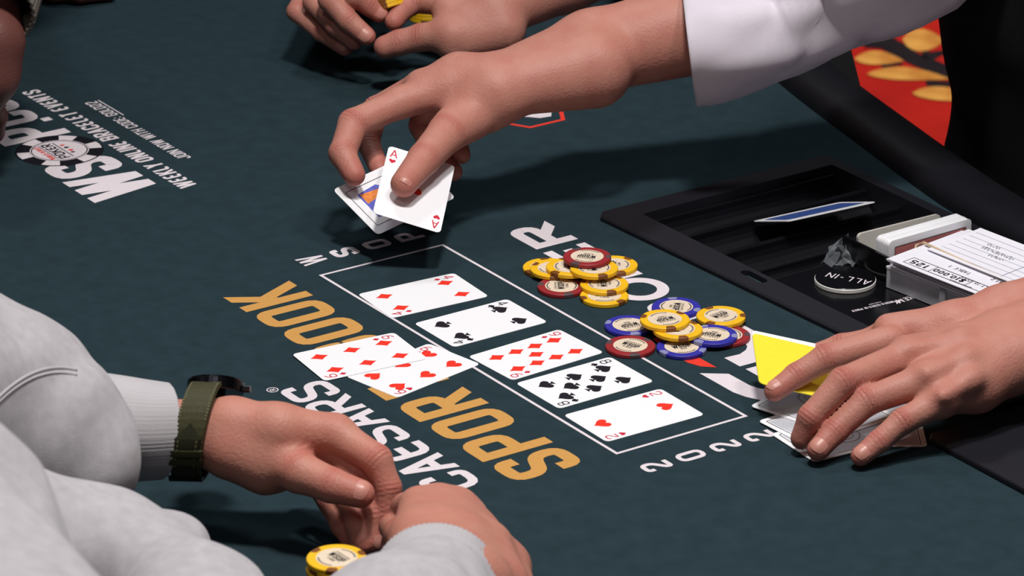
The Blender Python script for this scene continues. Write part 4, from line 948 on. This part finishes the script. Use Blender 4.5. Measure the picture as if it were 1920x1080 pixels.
Pc, Qc = blob([[(NA, 28), (NA+np.array([-150, -80, 180]), 44)], [(NB, 18), (NB+np.array([-120, 10, 30]), 30), (NA+np.array([-150, 120, 180]), 44)], [(NA+np.array([-150, -80, 180]), 60), (NA+np.array([-150, 120, 180]), 60)]], 7, 20); pa.append(plain(Pc, Qc))
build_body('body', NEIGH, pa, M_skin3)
M_knit = mat('grey_knit', lin(112, 106, 98), .95, .15, noise=.1, nscale=40, bump=.3, bscale=800)
sleeve('knit_cuff', NEIGH, M_knit, [(W3((-16, 20, 160)), 37, 37), (W3((0, -36, 174)), 38, 38), (W3((24, -120, 200)), 41, 41), (NA+np.array([-60, -30, 80]), 52, 52), (NA+np.array([-160, -80, 190]), 70, 70)], n=120, fold=lambda s_, t: 1.1*math.sin(t*34), thick=3)
P, Q = blob([[(NA+np.array([-150, -80, 180]), 80), (NA+np.array([-260, 20, 260]), 130)], [(NA+np.array([-150, 120, 180]), 80), (NA+np.array([-260, 20, 260]), 130)]], 9, 20); garment('grey_sweater', NEIGH, P, Q, M_knit)
# ---------------------------------------------------------------- cards in the dealer's hands
def posed_card(loc, eul, label, group=None, face=None, back=None, stock=None, thick=None):
    e = empty('playing_card', loc, 0, label, 'playing card', group); e.rotation_euler = eul
    MB().prism(rrect(CW, CH, 4.0), 0, thick or CT).build('card_stock', stock or M_card, e)
    if face: card_face(e, *face)
    if back:
        polymesh('back_pattern', [rrect(CW-12, CH-12, 1)], CT+.05, M_back_light, e); polymesh('back_border', ribbon(rrect(CW-9, CH-9, .6), True, .35), CT+.09, M_card_black, e)
        polymesh('back_medallion', ribbon(circ(13, 30), True, .5)+ribbon(circ(8, 24), True, .4)+[circ(4, 12)], CT+.13, M_back_grey, e)
    return e
M_back_light = mat('card_back_pale', lin(196, 198, 206), .45, .3, noise=.12, nscale=900)
GH = "cards swept up in the dealer's right hand"
posed_card((-201.87, 28.56, 57.77), (.318, .304, .944), 'ace of hearts held flat under the thumb of the white-sleeved arm', GH, face=('A', 'H'))
kc = posed_card((-234.0, 29.6, 43.2), (.110, .481, .236), 'picture card with blue and orange figure held below the ace', GH)
kz = CT+.06
polymesh('court_figure', [[(-14, -30), (14, -30), (16, -8), (9, 0), (16, 8), (14, 30), (-14, 30), (-16, 8), (-9, 0), (-16, -8)]], kz, mat('court_blue', lin(96, 100, 190), .5, .3, noise=.2, nscale=300), kc)
polymesh('court_robe', [[(-13, -28), (-2, -28), (-4, -12), (-11, -8)], [(4, 12), (12, 9), (13, 28), (3, 28)], [(-8, -4), (0, -9), (8, 4), (0, 9)]], kz+.05, mat('court_orange', lin(222, 132, 64), .5, .3, noise=.2, nscale=300), kc)
polymesh('court_frame', ribbon(rrect(CW-16, CH-14, .5), True, .3), kz+.05, M_card_black, kc)
GS = "face-down cards under the dealer's left hand"
def flat_corner(u, v, z, yaw, sx, sy):
    c = at(u, v, z); a = math.radians(yaw); x, y = sx*CW/2, sy*CH/2
    return (c[0]-(x*math.cos(a)-y*math.sin(a)), c[1]-(x*math.sin(a)+y*math.cos(a)), z)
for (u, v, z, yaw, sx, sy, lb) in [(1739, 838, .3, 56, 1, -1, 'face-down card peeking out past the little finger beside the black panel'), (1445, 814, .8, -4, -1, -1, 'face-down card lying lowest under the middle fingertip'),
                                   (1421, 790, 1.4, 3, -1, -1, 'face-down card fanned over another below the pointing finger'), (1406, 762, 2.0, 16, -1, -1, 'face-down card topmost of the fan, nearest the yellow cut card')]:
    L_ = flat_corner(u, v, z, yaw, sx, sy); posed_card(L_, (0, 0, math.radians(yaw)), lb, GS, back=True)
cc = posed_card((213.5, 114.5, 25.5), (-.312, .308, -.548), 'bright yellow plastic cut card held under the index finger', None, stock=mat('yellow_plastic', lin(252, 232, 62), .35, .4, noise=.02), thick=.8); cc.name = 'cut_card'; cc['category'] = 'cut card'
posed_card((213.5-7, 114.5+6, 25.2), (-.312, .308, -.50), 'white card held just behind the yellow cut card', None)
# ---------------------------------------------------------------- black chair beyond the rail
cq = at(1578, 112, -30)
CHR = empty('chair', (cq[0], cq[1], FZ), math.radians(146), label='black upholstered chair standing on the carpet beyond the rail', cat='chair')
M_chair = mat('black_upholstery', lin(5, 5, 6), .7, .3, noise=.1, nscale=40)
MB().prism(rrect(400, 400, 60, 6, 0, 220), 400, 470, 12).build('seat', M_chair, CHR)
MB().prism(rrect(300, 34, 14, 5, 0, 10), 470, 752, 10).build('backrest', M_chair, CHR)
for x, y in ((-160, 60), (160, 60), (-160, 380), (160, 380)): MB().prism(circ(13, 12, x, y), .5, 402).build('leg', M_steel, CHR)
